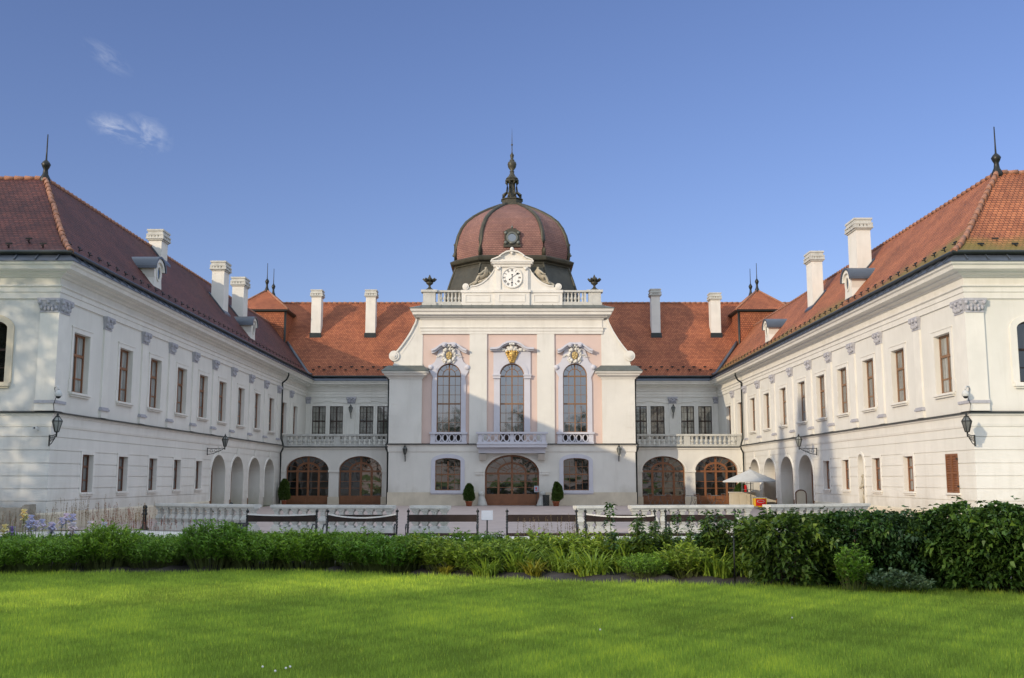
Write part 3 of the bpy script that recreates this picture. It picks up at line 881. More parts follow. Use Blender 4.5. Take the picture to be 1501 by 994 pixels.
# ------------------------------------------------------------------ arcaded ranges between wings and pavilion
PORCH_Y, BACK_Y = 73.0, 81.0
def arched_range(mx, label, tile, woodmat):
    root = thing('arcaded_range', label, 'building', (mx * 12.3, PORCH_Y, 0))
    A = Fr((0, PORCH_Y, 0), (1, 0, 0), (0, -1, 0), mx)
    B = Fr((0, BACK_Y, 0), (1, 0, 0), (0, -1, 0), mx)
    arches = [(9.2, 12.25), (12.95, 16.0)]
    mb = MB(A)
    wall(mb, 8.4, 16.3, 0, 4.0, [dict(u0=a, u1=b, v0=0, v1=3.40, sp=2.38, d=.42) for a, b in arches])
    mb.build('wall', M['plaster'], root)
    for a, b in arches:
        window(A, root, (a + b) / 2, b - a, .02, 3.40, .42, sp=2.38, mat=woodmat, pane='glassdark', fw=.07, cols=4, rows=(1.62, 1.15), transoms=(2.33,), tw=.13, thin=.035, mull=.15, fan=7, bottom=.62, name='arch_door', doors=True)
        q = MB(A)
        q.ring(arc((a + b) / 2, 2.38, (b - a) / 2 + .13, 1.15), arc((a + b) / 2, 2.38, (b - a) / 2, 1.02), 0, .05)
        q.build('archivolt', M['trim'], root)
    for a, b in ((8.4, 9.2), (12.25, 12.95), (16.0, 16.3)):
        q = MB(A)
        q.box(a - .04 if a > 8.5 else a, b + (.04 if b < 16.2 else 0), 2.26, 2.40, -.1, .07)
        q.build('impost', M['trim'], root)
        q = MB(A)
        q.box(a - (.05 if a > 8.5 else 0), b + (.05 if b < 16.2 else 0), -.05, .55, -.1, .06)
        q.build('plinth', M['plinth'], root)
    # balcony deck and balustrade
    q = MB(A); q.box(8.4, 16.3, 4.0, 4.07, -8.0, .16); q.box(8.4, 16.3, 3.88, 4.0, -.02, .08); q.build('balcony_deck', M['trim'], root)
    q = MB(A); q.box(8.4, 16.28, 4.07, 4.22, -.20, .10); q.box(8.4, 16.28, 4.82, 4.95, -.22, .13)
    for a, b in ((8.42, 8.75), (12.2, 12.65), (15.95, 16.26)): q.box(a, b, 4.22, 4.82, -.16, .07)
    bo = q.build('balcony_balustrade', M['balstone'], root)
    me = BALU
    xs = [8.75 + (12.2 - 8.75) * (k + .5) / 10 for k in range(10)] + [12.65 + (15.95 - 12.65) * (k + .5) / 10 for k in range(10)]
    for x in xs: put('baluster', me, bo, (mx * x, PORCH_Y + .05, 4.22), 0, (1.25, 1.25, .60 / .72))
    q = MB(A)
    q.sweep([(8.4, PORCH_Y), (16.3, PORCH_Y)], [(.16, 4.01), (.20, 4.01), (.20, 4.05), (.10, 4.09)], mx=mx)
    q.build('drip_sheet', M['gutter'], root)
    # upper storey
    wins = [(9.65, 10.65), (10.95, 12.05), (13.35, 14.40), (14.72, 15.80)]
    mb = MB(B)
    wall(mb, 8.4, 16.3, 4.07, 8.3, [dict(u0=a, u1=b, v0=4.9, v1=7.50, d=.2) for a, b in wins])
    mb.build('upper_wall', M['plaster'], root)
    for a, b in wins:
        w_ = window(B, root, (a + b) / 2, b - a, 4.9, 7.50, .16, mat='darkframe', pane='rangeglass', fw=.05, cols=4, rows=(7.02, 5.85, 5.4), transoms=(6.32,), thin=.02, mull=.09, tw=.09, surround=('trim', .12, .03))
    for a, b in ((wins[0][0], wins[1][1]), (wins[2][0], wins[3][1])):
        c = (a + b) / 2
        q = MB(B)
        hood = [(a - .28, 7.72), (a - .22, 7.80), (a + .25, 7.86), (c - .35, 7.86), (c - .25, 7.98), (c + .25, 7.98), (c + .35, 7.86), (b - .25, 7.86), (b + .22, 7.80), (b + .28, 7.72)]
        q.ring(hood, [(u, v - .07) for u, v in hood], 0, .06)
        q.ring(arc(c, 7.75, 1.65, .52, pi * .93, pi * .07), arc(c, 7.75, 1.60, .47, pi * .93, pi * .07), 0, .02)
        q.build('window_hood', M['trim'], root)
    for u, w in ((12.7, .58), (16.12, .34)): pilaster(B, root, u, w, 4.08, 8.22, 7.72)
    s = MB(); s.sweep([(8.4, BACK_Y), (16.3, BACK_Y)], ENT, post=(16.3, 40), mx=mx); s.build('cornice', M['trim'], root)
    s = MB(); s.sweep([(8.4, BACK_Y), (16.3, BACK_Y)], SHEET, post=(16.3, 40), mx=mx); s.build('eaves_sheet', M['sheet'], root)
    s = MB(); s.sweep([(8.4, BACK_Y), (16.3, BACK_Y)], gutter_prof(.57, 9.80), post=(16.3, 40), mx=mx); s.build('gutter', M['gutter'], root)
    r = MB()
    y0, y1, y2, z0, z1 = 80.42, 86.5, 92.5, EAVE + .02, 16.72
    l = math.hypot(y1 - y0, z1 - z0)
    r.quad((mx * 3, y0, z0), (mx * 26, y0, z0), (mx * 26, y1, z1), (mx * 3, y1, z1), [(3, 0), (26, 0), (26, l), (3, l)])
    r.quad((mx * 3, y2, z0), (mx * 26, y2, z0), (mx * 26, y1, z1), (mx * 3, y1, z1), [(3, 0), (26, 0), (26, l), (3, l)])
    ro = r.build('roof', M[tile], root)
    h = MB()
    for k in range(48):
        x = 3.2 + .45 * k
        h.tube([(mx * x, y1, z1), (mx * (x + .43), y1, z1 + .02)], [.085, .105], 6)
    h.build('ridge_tiles', M['hiptile'], ro)
    for k in range(17):
        x = 8.9 + k * .43
        put('snow_guard', HOOK, ro, (mx * x, y0 + .45 + (k % 2) * .22, z0 + .44 + (k % 2) * .24), 0)
    # valley flashing
    f = MB()
    sw = (RIDZ - EAVE) / (RIDX - 15.72) * 1.08
    sr = (z1 - z0) / (y1 - y0)
    pts = []
    for k in range(9):
        t = k / 8 * 2.6
        pts.append(Vector((mx * (15.80 + t), y0 + .02 + max(0, (t * sw - .3)) / sr, EAVE + .10 + max(0, t * sw - .25))))
    f.tube(pts, .14, 6)
    f.build('valley_flashing', M['sheet'], ro)
    for x, zt in (((11.7, 17.35), (16.2, 17.35)) if mx < 0 else ((11.9, 17.42), (16.85, 17.1))):
        w = .40 if not (mx > 0 and x < 12) else .36
        chimney(ro, x - w, x + w, 83.6, 84.5, 13.2, zt, mx=mx)
        f = MB(); f.wbox(mx * x - w - .08, mx * x + w + .08, 83.5, 83.62, 13.2, 13.72); f.build('chimney_flashing', M['gutter'], ro)
    # corner tower over the valley
    t = MB()
    xa, xb, ya, yb, zt = 18.45, 22.6, 82.3, 87.7, 15.35
    P = lambda x, y, z: (mx * x, y, z)
    W = lambda a, b: math.hypot(a[0] - b[0], a[1] - b[1])
    cs = [(xa, ya), (xb, ya), (xb, yb), (xa, yb)]
    for a, b in zip(cs, cs[1:] + cs[:1]):
        L = W(a, b)
        t.quad(P(*a, 9.9), P(*b, 9.9), P(*b, zt), P(*a, zt), [(0, 0), (L, 0), (L, 6), (0, 6)])
    to = t.build('tower', M['tile'], root)
    e = MB(); e.sweep([(xa, yb), (xa, ya), (xb, ya), (xb, yb)], [(0, zt - .12), (.06, zt - .10), (.22, zt), (.22, zt + .08), (0, zt + .08)], mx=mx); e.build('tower_eaves', M['gutter'], to)
    g = MB()
    for a in cs[:1] + cs[3:]: g.tube([P(a[0], a[1], 10.2), P(a[0], a[1], zt)], .09, 6)
    g.build('tower_flashing', M['gutter'], to)
    r = MB(); e_ = .27; zr = zt + .10; xm, za, Ya, Yb = 20.5, 17.45, 84.3, 86.6
    a, b, c, d = P(xa - e_, ya - e_, zr), P(xb + e_, ya - e_, zr), P(xb + e_, yb + e_, zr), P(xa - e_, yb + e_, zr)
    r.face((a, b, P(xm, Ya, za)), [(0, 0), (4.7, 0), (2.3, 3)])
    r.quad(a, d, P(xm, Yb, za), P(xm, Ya, za), [(0, 0), (6, 0), (4, 3), (2, 3)])
    r.face((d, c, P(xm, Yb, za)), [(0, 0), (4.7, 0), (2.3, 3)])
    r.quad(b, c, P(xm, Yb, za), P(xm, Ya, za), [(0, 0), (6, 0), (4, 3), (2, 3)])
    r.build('tower_roof', M['tile'], to)
    h = MB()
    for q, p in ((a, P(xm, Ya, za)), (b, P(xm, Ya, za)), (d, P(xm, Yb, za))): h.tube([q, p], .085, 6)
    h.build('ridge_tiles', M['hiptile'], to)
    finial(to, mx * xm, Ya, za, 2.3, .15); finial(to, mx * xm, Yb, za, 2.3, .15)
    return root
# ------------------------------------------------------------------ central pavilion
def octa(a, b, cx=0.0, cy=76.5):
    return [(cx + x, cy + y) for x, y in ((-b, -a), (b, -a), (a, -b), (a, b), (b, a), (-b, a), (-a, b), (-a, -b))]

def ornament(fr, parent, name, mat, spots):
    mb = MB(fr)
    for u, v, n, r, s in spots:
        mb.ball(mb.P(u, v, n), r, 8, s)
    return mb.build(name, M[mat], parent)

def pavilion():
    PY = 70.0
    root = thing('central_pavilion', 'white and pink central pavilion of the palace under a reddish dome with a clock', 'building', (0, PY, 0))
    A = Fr((0, PY, 0), (1, 0, 0), (0, -1, 0))
    # ---- lower storey
    lw = 1.72
    lh = [dict(u0=s * 4.35 - lw / 2, u1=s * 4.35 + lw / 2, v0=1.03, v1=3.20, sp=2.98, d=.28) for s in (-1, 1)]
    lh.append(dict(u0=-1.84, u1=1.84, v0=0, v1=3.42, sp=2.20, d=.5))
    mb = MB(A)
    wall(mb, -8.38, 8.38, 0, 4.02, lh)
    for s in (-1, 1):
        mb.quad((s * 8.38, PY, 0), (s * 8.38, 82, 0), (s * 8.38, 82, 8.8), (s * 8.38, PY, 8.8))
        mb.quad((s * 6.15, PY, 8.8), (s * 6.15, 82, 8.8), (s * 6.15, 82, 12.0), (s * 6.15, PY, 12.0))
    mb.quad((-6.15, 82, 8), (6.15, 82, 8), (6.15, 82, 12), (-6.15, 82, 12))
    mb.build('wall', M['plaster'], root)
    for s in (-1, 1):
        window(A, root, s * 4.35, lw, 1.03, 3.20, .26, sp=2.98, mat='oak', pane='glassdark', fw=.05, cols=4, rows=(1.58, 2.62), transoms=(2.10,), thin=.03, mull=.09,
               sill=('lilac', .30, .20, .15), surround=('lilac', .28, .05))
    d = window(A, root, 0, 3.68, .02, 3.42, .48, sp=2.20, mat='oak', pane='glassdark', fw=.11, cols=4, rows=(1.62, 1.22), transoms=(2.16,), tw=.13, thin=.035, mull=.14, fan=7, bottom=.78, name='entrance_door', doors=True)
    hd = MB(A)
    for u in (-.09, .09): hd.ball(hd.P(u, 1.05, -.36), .035, 6)
    hd.build('handle', M['gold'], d)
    q = MB(A)
    q.ring(outline(0, 3.98, 2.2, 3.57, 2.2), outline(0, 3.68, 2.2, 3.42, 2.2), 0, .05)
    q.build('archivolt', M['trim'], root)
    q = MB(A)
    for s in (-1, 1):
        u0, u1 = sorted((s * 1.86, s * 2.5))
        q.box(u0, u1, 2.08, 2.30, 0, .08); q.box(u0 - .03, u1 + .03, 2.25, 2.31, 0, .12)
    q.build('impost', M['trim'], root)
    for a, b in ((-8.44, -1.9), (1.9, 8.44)):
        q = MB(A)
        q.box(a, b, -.05, .86, 0, .07); q.box(a, b, .86, .90, 0, .04)
        q.build('plinth', M['plinth'], root)
    # string course
    pth = [(-8.38, 73), (-8.38, PY), (8.38, PY), (8.38, 73)]
    s_ = MB(); s_.sweep(pth, [(0, 3.60), (.04, 3.62), (.06, 3.70), (.06, 4.0), (.13, 4.05), (.13, 4.12), (0, 4.12)]); s_.build('string_course', M['trim'], root)
    s_ = MB(); s_.sweep(pth, DRIP); s_.build('drip_sheet', M['gutter'], root)
    # ---- upper storey: pink fields, white giant pilasters, flanks
    ww = 1.66
    uh = [dict(u0=c - ww / 2, u1=c + ww / 2, v0=4.12, v1=9.66, sp=8.83, d=.3) for c in (-4.32, 0.0, 4.32)]
    mb = MB(A); wall(mb, -6.15, 6.15, 4.02, 11.75, uh); mb.build('upper_wall', M['pink'], root)
    for u0, u1 in ((-2.92, -1.72), (1.72, 2.92)):
        q = MB(A); q.box(u0, u1, 4.18, 11.72, 0, .10); q.build('giant_pilaster', M['plaster'], root)
    for s in (-1, 1):
        u0, u1 = sorted((s * 6.15, s * 8.38))
        q = MB(A); q.box(u0, u1, 4.18, 8.80, 0, .28)
        for k in range(6):
            c = s * 7.98
            q.box(c - .26, c + .26, 4.5 + k * .78, 4.82 + k * .78, .28, .292)
        q.build('flank', M['plaster'], root)
        cor = [(0, 8.55), (.05, 8.57), (.08, 8.66), (.12, 8.70), (.30, 8.80), (.34, 8.90), (.46, 8.96), (.48, 9.08), (0, 9.08)]
        px = [(-8.38, 82), (-8.38, PY - .28), (-6.15, PY - .28), (-6.15, PY)]
        c_ = MB(); c_.sweep(px if s < 0 else [(-x, y) for x, y in reversed(px)], cor); c_.build('flank_cornice', M['trim'], root)
        sh = MB(); sh.sweep(px if s < 0 else [(-x, y) for x, y in reversed(px)], [(.52, 9.06), (.52, 9.10), (.1, 9.48), (-.3, 9.50), (-.3, 9.06)]); sh.build('flank_roof', M['sheetgreen'], root)
        # volute shoulder
        f = Fr((0, PY - .02, 0), (1, 0, 0), (0, -1, 0), s)
        v = MB(f)
        crv = [(8.0, 10.30), (7.85, 10.48), (7.55, 10.85), (7.2, 11.35), (6.9, 11.85), (6.62, 12.45), (6.55, 12.70)]
        v.poly_prism([(6.15, 9.45), (8.12, 9.45), (8.12, 9.95)] + crv + [(6.15, 12.70)], -1.2, .02)
        vo = v.build('volute', M['trim'], root)
        v = MB(f); v.ring([(u + .09, w_ + .06) for u, w_ in crv], crv, -1.25, .14); v.box(6.15, 8.16, 9.46, 9.62, 0.02, .08)
        a2 = [(7.62, 10.35), (7.3, 10.8), (6.98, 11.3), (6.72, 11.75)]
        v.ring([(u, w_ + .03) for u, w_ in a2], [(u - .03, w_ - .03) for u, w_ in a2], .02, .04)
        v.build('volute_moulding', M['trim'], vo)
        v = MB(f)
        cc = f.p(8.1, 10.18, .0)
        for r, n0 in ((.36, .12), (.22, .18), (.1, .24)):
            el = [(8.1 + r * cos(2 * pi * k / 20), 10.18 + r * sin(2 * pi * k / 20)) for k in range(20)]
            v.poly_prism(el, -1.25, n0)
        v.build('scroll', M['trim'], vo)
    # windows with their surrounds
    for c in (-4.32, 0.0, 4.32):
        wo = window(A, root, c, ww, 4.94, 9.66, .28, sp=8.83, mat='paleoak', pane='glass', fw=.06, cols=4, rows=(8.18, 7.52, 6.27, 5.62), transoms=(8.80, 6.90), thin=.03, mull=.09, tw=.10, fan=4)
        s = MB(A)
        if c == 0:
            o = [(-1.26, 4.95), (-1.26, 8.7), (-1.30, 10.50), (1.30, 10.50), (1.26, 8.7), (1.26, 4.95)]
            s.box(-1.24, -.83, 4.95, 8.62, 0, .10); s.box(.83, 1.24, 4.95, 8.62, 0, .10)
            for sg in (-1, 1):
                u0, u1 = sorted((sg * .80, sg * 1.30))
                s.box(u0, u1, 8.62, 8.88, 0, .20); s.box(u0 - .03, u1 + .03, 8.80, 8.89, 0, .25)
            ar = arc(0, 8.88, .83, .78, n=20)
            top = [(max(-1.28, min(1.28, u * 1.75)), 10.48) for u, v in ar]
            top[0] = (-1.28, 8.88); top[-1] = (1.28, 8.88)
            s.ring(top, ar, 0, .09)
            s.ring(arc(0, 8.88, 1.12, 1.06), arc(0, 8.88, .85, .80), .09, .14)
            s.box(-1.34, 1.34, 10.48, 10.60, 0, .14)
        else:
            ar = [(-.83, 4.95), (-.83, 7.0)] + arc(0, 8.83, .83, .83, n=20) + [(.83, 7.0), (.83, 4.95)]
            L = [(-1.16, 4.95), (-1.16, 7.0), (-1.16, 8.35), (-1.10, 8.7), (-1.35, 9.15), (-1.38, 9.5), (-1.15, 9.62), (-1.0, 9.75), (-.88, 10.0), (-.80, 10.3), (-.72, 10.55)]
            o = L + [(0, 10.75)] + [(-u, v) for u, v in reversed(L)]
            m = len(ar)
            oo = [o[min(len(o) - 1, int(round(k * (len(o) - 1) / (m - 1))))] for k in range(m)]
            s.ring([(c + u, v) for u, v in oo], [(c + u, v) for u, v in ar], 0, .09)
            for sg in (-1, 1): s.ball(A.p(c + sg * 1.27, 9.38, .08), .19, 10, (1, .8, 1))
        s.build('surround', M['lilac'], wo)
        # hood
        h = MB(A)
        if c == 0:
            line = [(-1.52, 10.72), (-1.05, 10.74), (-.88, 10.80), (-.62, 11.02), (-.32, 11.16), (0, 11.20), (.32, 11.16), (.62, 11.02), (.88, 10.80), (1.05, 10.74), (1.52, 10.72)]
            for e, th, n1 in ((0, .13, .50), (-.12, .10, .34)):
                h.ring([(u, v + e) for u, v in line], [(u * (1 if e == 0 else .97), v + e - th) for u, v in line], 0, n1)
            for q in (0, -1):
                u, v = line[q]; h.box(min(u, u * .99), max(u, u * .99) + 1e-3, v - .13, v, 0, .5)
        else:
            for sg in (-1, 1):
                line = [(sg * u, v) for u, v in ((1.22, 10.60), (1.02, 10.66), (.86, 10.76), (.66, 10.92), (.46, 11.04), (.26, 11.08), (.0, 11.06))]
                for e, th, n1 in ((0, .13, .46), (-.12, .15, .32)):
                    h.ring([(c + u, v + e) for u, v in line], [(c + u * .97, v + e - th) for u, v in line], 0, n1)
                for r_, n_ in ((.16, .52), (.09, .58)):
                    h.poly_prism([(c + sg * .34 + r_ * cos(2 * pi * j / 16), 10.92 + r_ * sin(2 * pi * j / 16)) for j in range(16)], .2, n_)
            h.poly_prism([(c - .80, 10.30), (c + .80, 10.30), (c + .66, 10.70), (c + .4, 10.92), (c - .4, 10.92), (c - .66, 10.70)], 0, .085)
        h.build('window_hood', M['lilac'], wo)
        if c == 0:
            sp = [(0, 10.72, .2, .16, (1, 1, 1.3)), (0, 10.98, .42, .10, (1, 1, 1))]
            for sg in (-1, 1):
                sp += [(sg * .12, 10.96, .45, .09, (1, 1, 1)), (sg * .16, 10.62, .2, .15, (1, .8, 1)), (sg * .36, 10.52, .18, .13, (1, .8, 1)), (sg * .60, 10.60, .16, .15, (1.2, .7, .8)), (sg * .86, 10.56, .14, .11, (1.3, .7, .8)), (sg * .28, 10.74, .2, .1, (1, .8, 1))]
                sp += [(sg * .10 * k, 10.86 - .05 * k, .22, .07, (.7, .7, 1.5)) for k in (0, 1, 2, 3)]
            ornament(A, wo, 'cartouche', 'trim', sp)
            mk = [(0, 10.22, .20, .27, (1, .75, 1.25)), (0, 9.98, .20, .17, (1, .8, 1.2)), (0, 9.80, .17, .09, (1, .8, 1.3)), (0, 10.17, .40, .06, (.8, 1, 1.7)), (-.11, 10.25, .37, .05, (1.3, 1, .7)), (.11, 10.25, .37, .05, (1.3, 1, .7)), (0, 10.02, .35, .06, (1.6, .8, .6))]
            for sg in (-1, 1):
                mk += [(sg * (.40 - .075 * k), 10.42 - .15 * k, .16, .085 + .01 * k, (.9, .8, 1.3)) for k in range(5)]
                mk += [(sg * (.16 * k), 10.45, .26, .085, (1, .9, 1.2)) for k in (0, 1, 2)]
            ornament(A, wo, 'gilded_mask', 'gold', mk)
        else:
            sp = []
            for k in range(22):
                a = 2 * pi * k / 22
                sp.append((c + (.36 + .05 * (k % 2)) * cos(a), 10.22 + (.42 + .05 * ((k + 1) % 2)) * sin(a), .16 + .03 * (k % 3), .062 + .022 * (k % 3), (1, .9, 1.2)))
            for sg in (-1, 1):
                sp += [(c + sg * (.50 + .11 * q), 10.24 - .05 * q + .04 * (q % 2), .14, .075 - .01 * q, (1.3, .7, .9)) for q in range(4)]
                sp += [(c + sg * (.46 - .08 * q), 9.92 - .10 * q, .13, .07, (1, .7, 1.2)) for q in range(3)]
                sp += [(c + sg * .22, 10.66, .22, .085, (1.2, .8, 1)), (c + sg * .10, 10.80, .3, .08, (1, .8, 1.3)), (c + sg * .36, 10.55, .2, .075, (1, .8, 1.4))]
            sp += [(c, 10.88, .36, .08, (1, .8, 1.4)), (c, 9.76, .14, .09, (1.2, .7, 1))]
            ornament(A, wo, 'cartouche', 'trim', sp)
            ornament(A, wo, 'gilded_shield', 'palegold', [(c, 10.20, .12, .24, (1, .45, 1.25)), (c - .12, 10.26, .19, .085, (1, .7, 1.5)), (c + .12, 10.26, .19, .085, (1, .7, 1.5)), (c, 10.34, .22, .075, (1.2, .7, 1)), (c - .07, 10.10, .21, .075, (1, .7, 1.3)), (c + .08, 10.08, .21, .07, (1, .7, 1.3)), (c, 9.98, .19, .07, (1, .7, 1.2)), (c, 10.20, .23, .05, (1, .8, 1.6))])
        bk = MB(A); bk.box(c - ww / 2 + .01, c + ww / 2 - .01, 4.14, 4.93, -.29, -.25); bk.build('backing', M['darkframe'], wo)
        # parapet panel under the window
        if c:
            p = MB(A)
            p.box(c - 1.25, c + 1.25, 4.16, 4.30, -.2, .20); p.box(c - 1.29, c + 1.29, 4.82, 4.95, -.2, .25)
            for sg in (-1, 1):
                a_, b_ = sorted((c + sg * .90, c + sg * 1.22)); p.box(a_, b_, 4.30, 4.82, -.15, .17)
            for k in range(4):
                x = c - .9 + .225 + k * .45
                p.ring([(x + .225 * cos(2 * pi * j / 16), 4.56 + .27 * sin(2 * pi * j / 16)) for j in range(17)], [(x + .13 * cos(2 * pi * j / 16), 4.56 + .21 * sin(2 * pi * j / 16)) for j in range(17)], -.02, .14)
                for jj in (4.35, 4.77): p.ball(A.p(x + .225, jj, .06), .06, 6)
            p.build('window_parapet', M['lilac'], wo)
    # ---- balcony over the door
    b = MB(A)
    b.box(-2.35, 2.35, 3.90, 4.10, -.02, 1.0); b.box(-2.25, 2.25, 3.52, 3.90, -.02, .62); b.box(-2.38, 2.38, 4.10, 4.16, 0, 1.05)
    bo = b.build('balcony', M['lilac'], root)
    b = MB(A)
    for s in (-1, 1):
        u0, u1 = sorted((s * 1.75, s * 2.2))
        b.poly_prism([], 0, 0) if False else None
        b.hexa([b.P(u0, 3.05, 0), b.P(u1, 3.05, 0), b.P(u1, 3.05, .25), b.P(u0, 3.05, .25), b.P(u0, 3.45, 0), b.P(u1, 3.45, 0), b.P(u1, 3.45, .8), b.P(u0, 3.45, .8)])
    b.build('console', M['trim'], bo)
    b = MB(A)
    b.box(-2.32, 2.32, 4.16, 4.28, .74, .98); b.box(-2.42, 2.42, 4.80, 4.93, .72, 1.04)
    for u in (-2.27, -.13, 2.01): b.box(u, u + .26, 4.28, 4.80, .78, .95)
    for side in (-1, 1):
        a_, b_ = sorted((side * 2.14, side * 2.30)); b.box(a_, b_, 4.16, 4.28, .0, .74); b.box(a_, b_, 4.80, 4.93, 0, .72)
        for k in range(2): b.box(a_, b_, 4.28, 4.80, .12 + k * .35, .22 + k * .35)
    for s in (-1, 1):
        for k in range(4):
            x = s * (.13 + .235 + k * .47)
            b.ring([(x + .235 * cos(2 * pi * j / 16), 4.54 + .27 * sin(2 * pi * j / 16)) for j in range(17)], [(x + .14 * cos(2 * pi * j / 16), 4.54 + .21 * sin(2 * pi * j / 16)) for j in range(17)], .80, .93)
    b.build('balcony_railing', M['lilac'], bo)
    # ---- main entablature
    EP = [(0, 11.70), (.10, 11.70), (.10, 11.88), (.14, 11.90), (.14, 12.08), (.20, 12.12), (.20, 12.16), (.08, 12.18), (.08, 12.66), (.16, 12.70), (.20, 12.78), (.42, 12.86), (.44, 12.94), (.66, 12.98), (.68, 13.14), (.78, 13.20), (.84, 13.40), (0, 13.40)]
    ep = [(-6.15, 82), (-6.15, PY - .02), (6.15, PY - .02), (6.15, 82)]
    e = MB(); e.sweep(ep, EP); e.build('cornice', M['trim'], root)
    e = MB(); e.sweep(ep, [(.87, 13.37), (.87, 13.42), (.1, 13.72), (-1.0, 13.76), (-1.0, 13.4)])
    for k in range(19):
        x = -6.3 + k * .7
        e.hexa([(x, PY - .90, 13.40), (x + .03, PY - .90, 13.40), (x + .03, PY - .1, 13.72), (x, PY - .1, 13.72), (x, PY - .90, 13.45), (x + .03, PY - .90, 13.45), (x + .03, PY - .1, 13.77), (x, PY - .1, 13.77)])
    e.wbox(-6.0, 6.0, PY + .9, 82, 13.38, 13.62)
    e.build('cornice_roof', M['sheetgreen'], root)
    # ---- attic with balusters, clock gable
    Y0 = PY + .05
    F = Fr((0, Y0, 0), (1, 0, 0), (0, -1, 0))
    at = MB(F)
    at.box(-3.5, 3.5, 13.70, 14.62, -.5, 0); at.box(-3.55, 3.55, 14.62, 14.80, -.52, .07); at.box(-1.22, 1.22, 13.70, 14.62, 0, .12); at.box(-1.30, 1.30, 14.621, 14.80, .0, .2)
    for u0, u1, n in ((-3.25, -1.5, 0), (1.5, 3.25, 0), (-.92, .92, .12)):
        o_ = [(u0, 13.95), (u1, 13.95), (u1, 14.48), (u0, 14.48), (u0, 13.95)]
        i_ = [(u0 + .05, 14.0), (u1 - .05, 14.0), (u1 - .05, 14.43), (u0 + .05, 14.43), (u0 + .05, 14.0)]
        at.ring(o_, i_, n, n + .035)
    ao = at.build('attic', M['trim'], root)
    for s in (-1, 1):
        G = Fr((0, Y0, 0), (1, 0, 0), (0, -1, 0), s)
        p = MB(G)
        p.box(5.25, 6.25, 13.70, 13.92, -.62, .06); p.box(5.32, 6.18, 13.92, 14.66, -.55, 0); p.box(5.20, 6.32, 14.66, 14.82, -.66, .10)
        po = p.build('attic_pedestal', M['balstone'], root)
        r = MB(G)
        r.box(3.5, 5.25, 13.70, 13.98, -.42, -.08); r.box(3.5, 5.25, 14.68, 14.80, -.45, -.05); r.box(5.02, 5.16, 13.98, 14.68, -.36, -.14)
        for yb in (74,):
            pass
        ro = r.build('attic_balustrade', M['balstone'], root)
        for k in range(6):
            put('baluster', BALR, ro, (s * (3.66 + k * .255), Y0 + .25, 13.98), 0, (.95, .95, .70 / .72))
        # volute sides of the gable
        v = MB(G)
        crv = [(1.22, 16.25), (1.32, 16.05), (1.5, 15.80), (1.75, 15.52), (2.1, 15.25), (2.5, 15.08), (2.9, 15.02)]
        v.poly_prism([(1.22, 14.80)] + crv + [(3.3, 15.0), (3.3, 14.80)], -.4, -.02)
        v.ring([(u + .03, w + .08) for u, w in crv], crv, -.45, .05)
        for r_, n0 in ((.23, .08), (.12, .12)):
            v.poly_prism([(3.22 + r_ * cos(2 * pi * k / 18), 15.04 + r_ * sin(2 * pi * k / 18)) for k in range(18)], -.45, n0)
        v.build('gable_volute', M['trim'], ao)
    g = MB(F)
    g.box(-1.22, 1.22, 14.80, 16.50, -.6, .06)
    for s in (-1, 1):
        u0, u1 = sorted((s * .78, s * 1.12)); g.box(u0, u1, 14.80, 16.42, .06, .14)
        g.ball(F.p(s * .95, 16.28, .16), .12, 8); g.ball(F.p(s * .85, 16.36, .14), .08, 6); g.ball(F.p(s * 1.05, 16.36, .14), .08, 6)
    g.build('clock_gable', M['trim'], root)
    g = MB(F)
    g.box(-1.30, 1.30, 16.42, 16.62, -.6, .18); g.box(-1.42, 1.42, 16.62, 16.74, -.62, .30); g.box(-1.5, 1.5, 16.74, 16.84, -.65, .36)
    cap = [(-1.45, 16.84), (-1.2, 16.95), (-.95, 17.05), (-.72, 17.25), (-.4, 17.43), (0, 17.50), (.4, 17.43), (.72, 17.25), (.95, 17.05), (1.2, 16.95), (1.45, 16.84)]
    g.poly_prism(cap, -.5, .12)
    g.ring([(u, v + .09) for u, v in cap], cap, -.55, .34)
    g.ball(F.p(0, 17.66, .1), .14, 8, (1, 1, 1.3)); g.ball(F.p(0, 17.40, .2), .13, 8)
    for s in (-1, 1): g.ball(F.p(s * .82, 17.14, .34), .08, 8)
    g.build('gable_pediment', M['trim'], root)
    # clock
    cz = 15.66
    def disc(r, n0, n1, k=32):
        m = MB(F); m.poly_prism([(r * cos(2 * pi * j / k), cz + r * sin(2 * pi * j / k)) for j in range(k)], n0, n1); return m
    ck = disc(.66, .06, .12).build('clock', M['clockwhite'], root)
    m = MB(F); m.ring([(.74 * cos(2 * pi * j / 36), cz + .74 * sin(2 * pi * j / 36)) for j in range(37)], [(.66 * cos(2 * pi * j / 36), cz + .66 * sin(2 * pi * j / 36)) for j in range(37)], .06, .17); m.build('clock_rim', M['trim'], ck)
    numerals = ['XII', 'I', 'II', 'III', 'IIII', 'V', 'VI', 'VII', 'VIII', 'IX', 'X', 'XI']
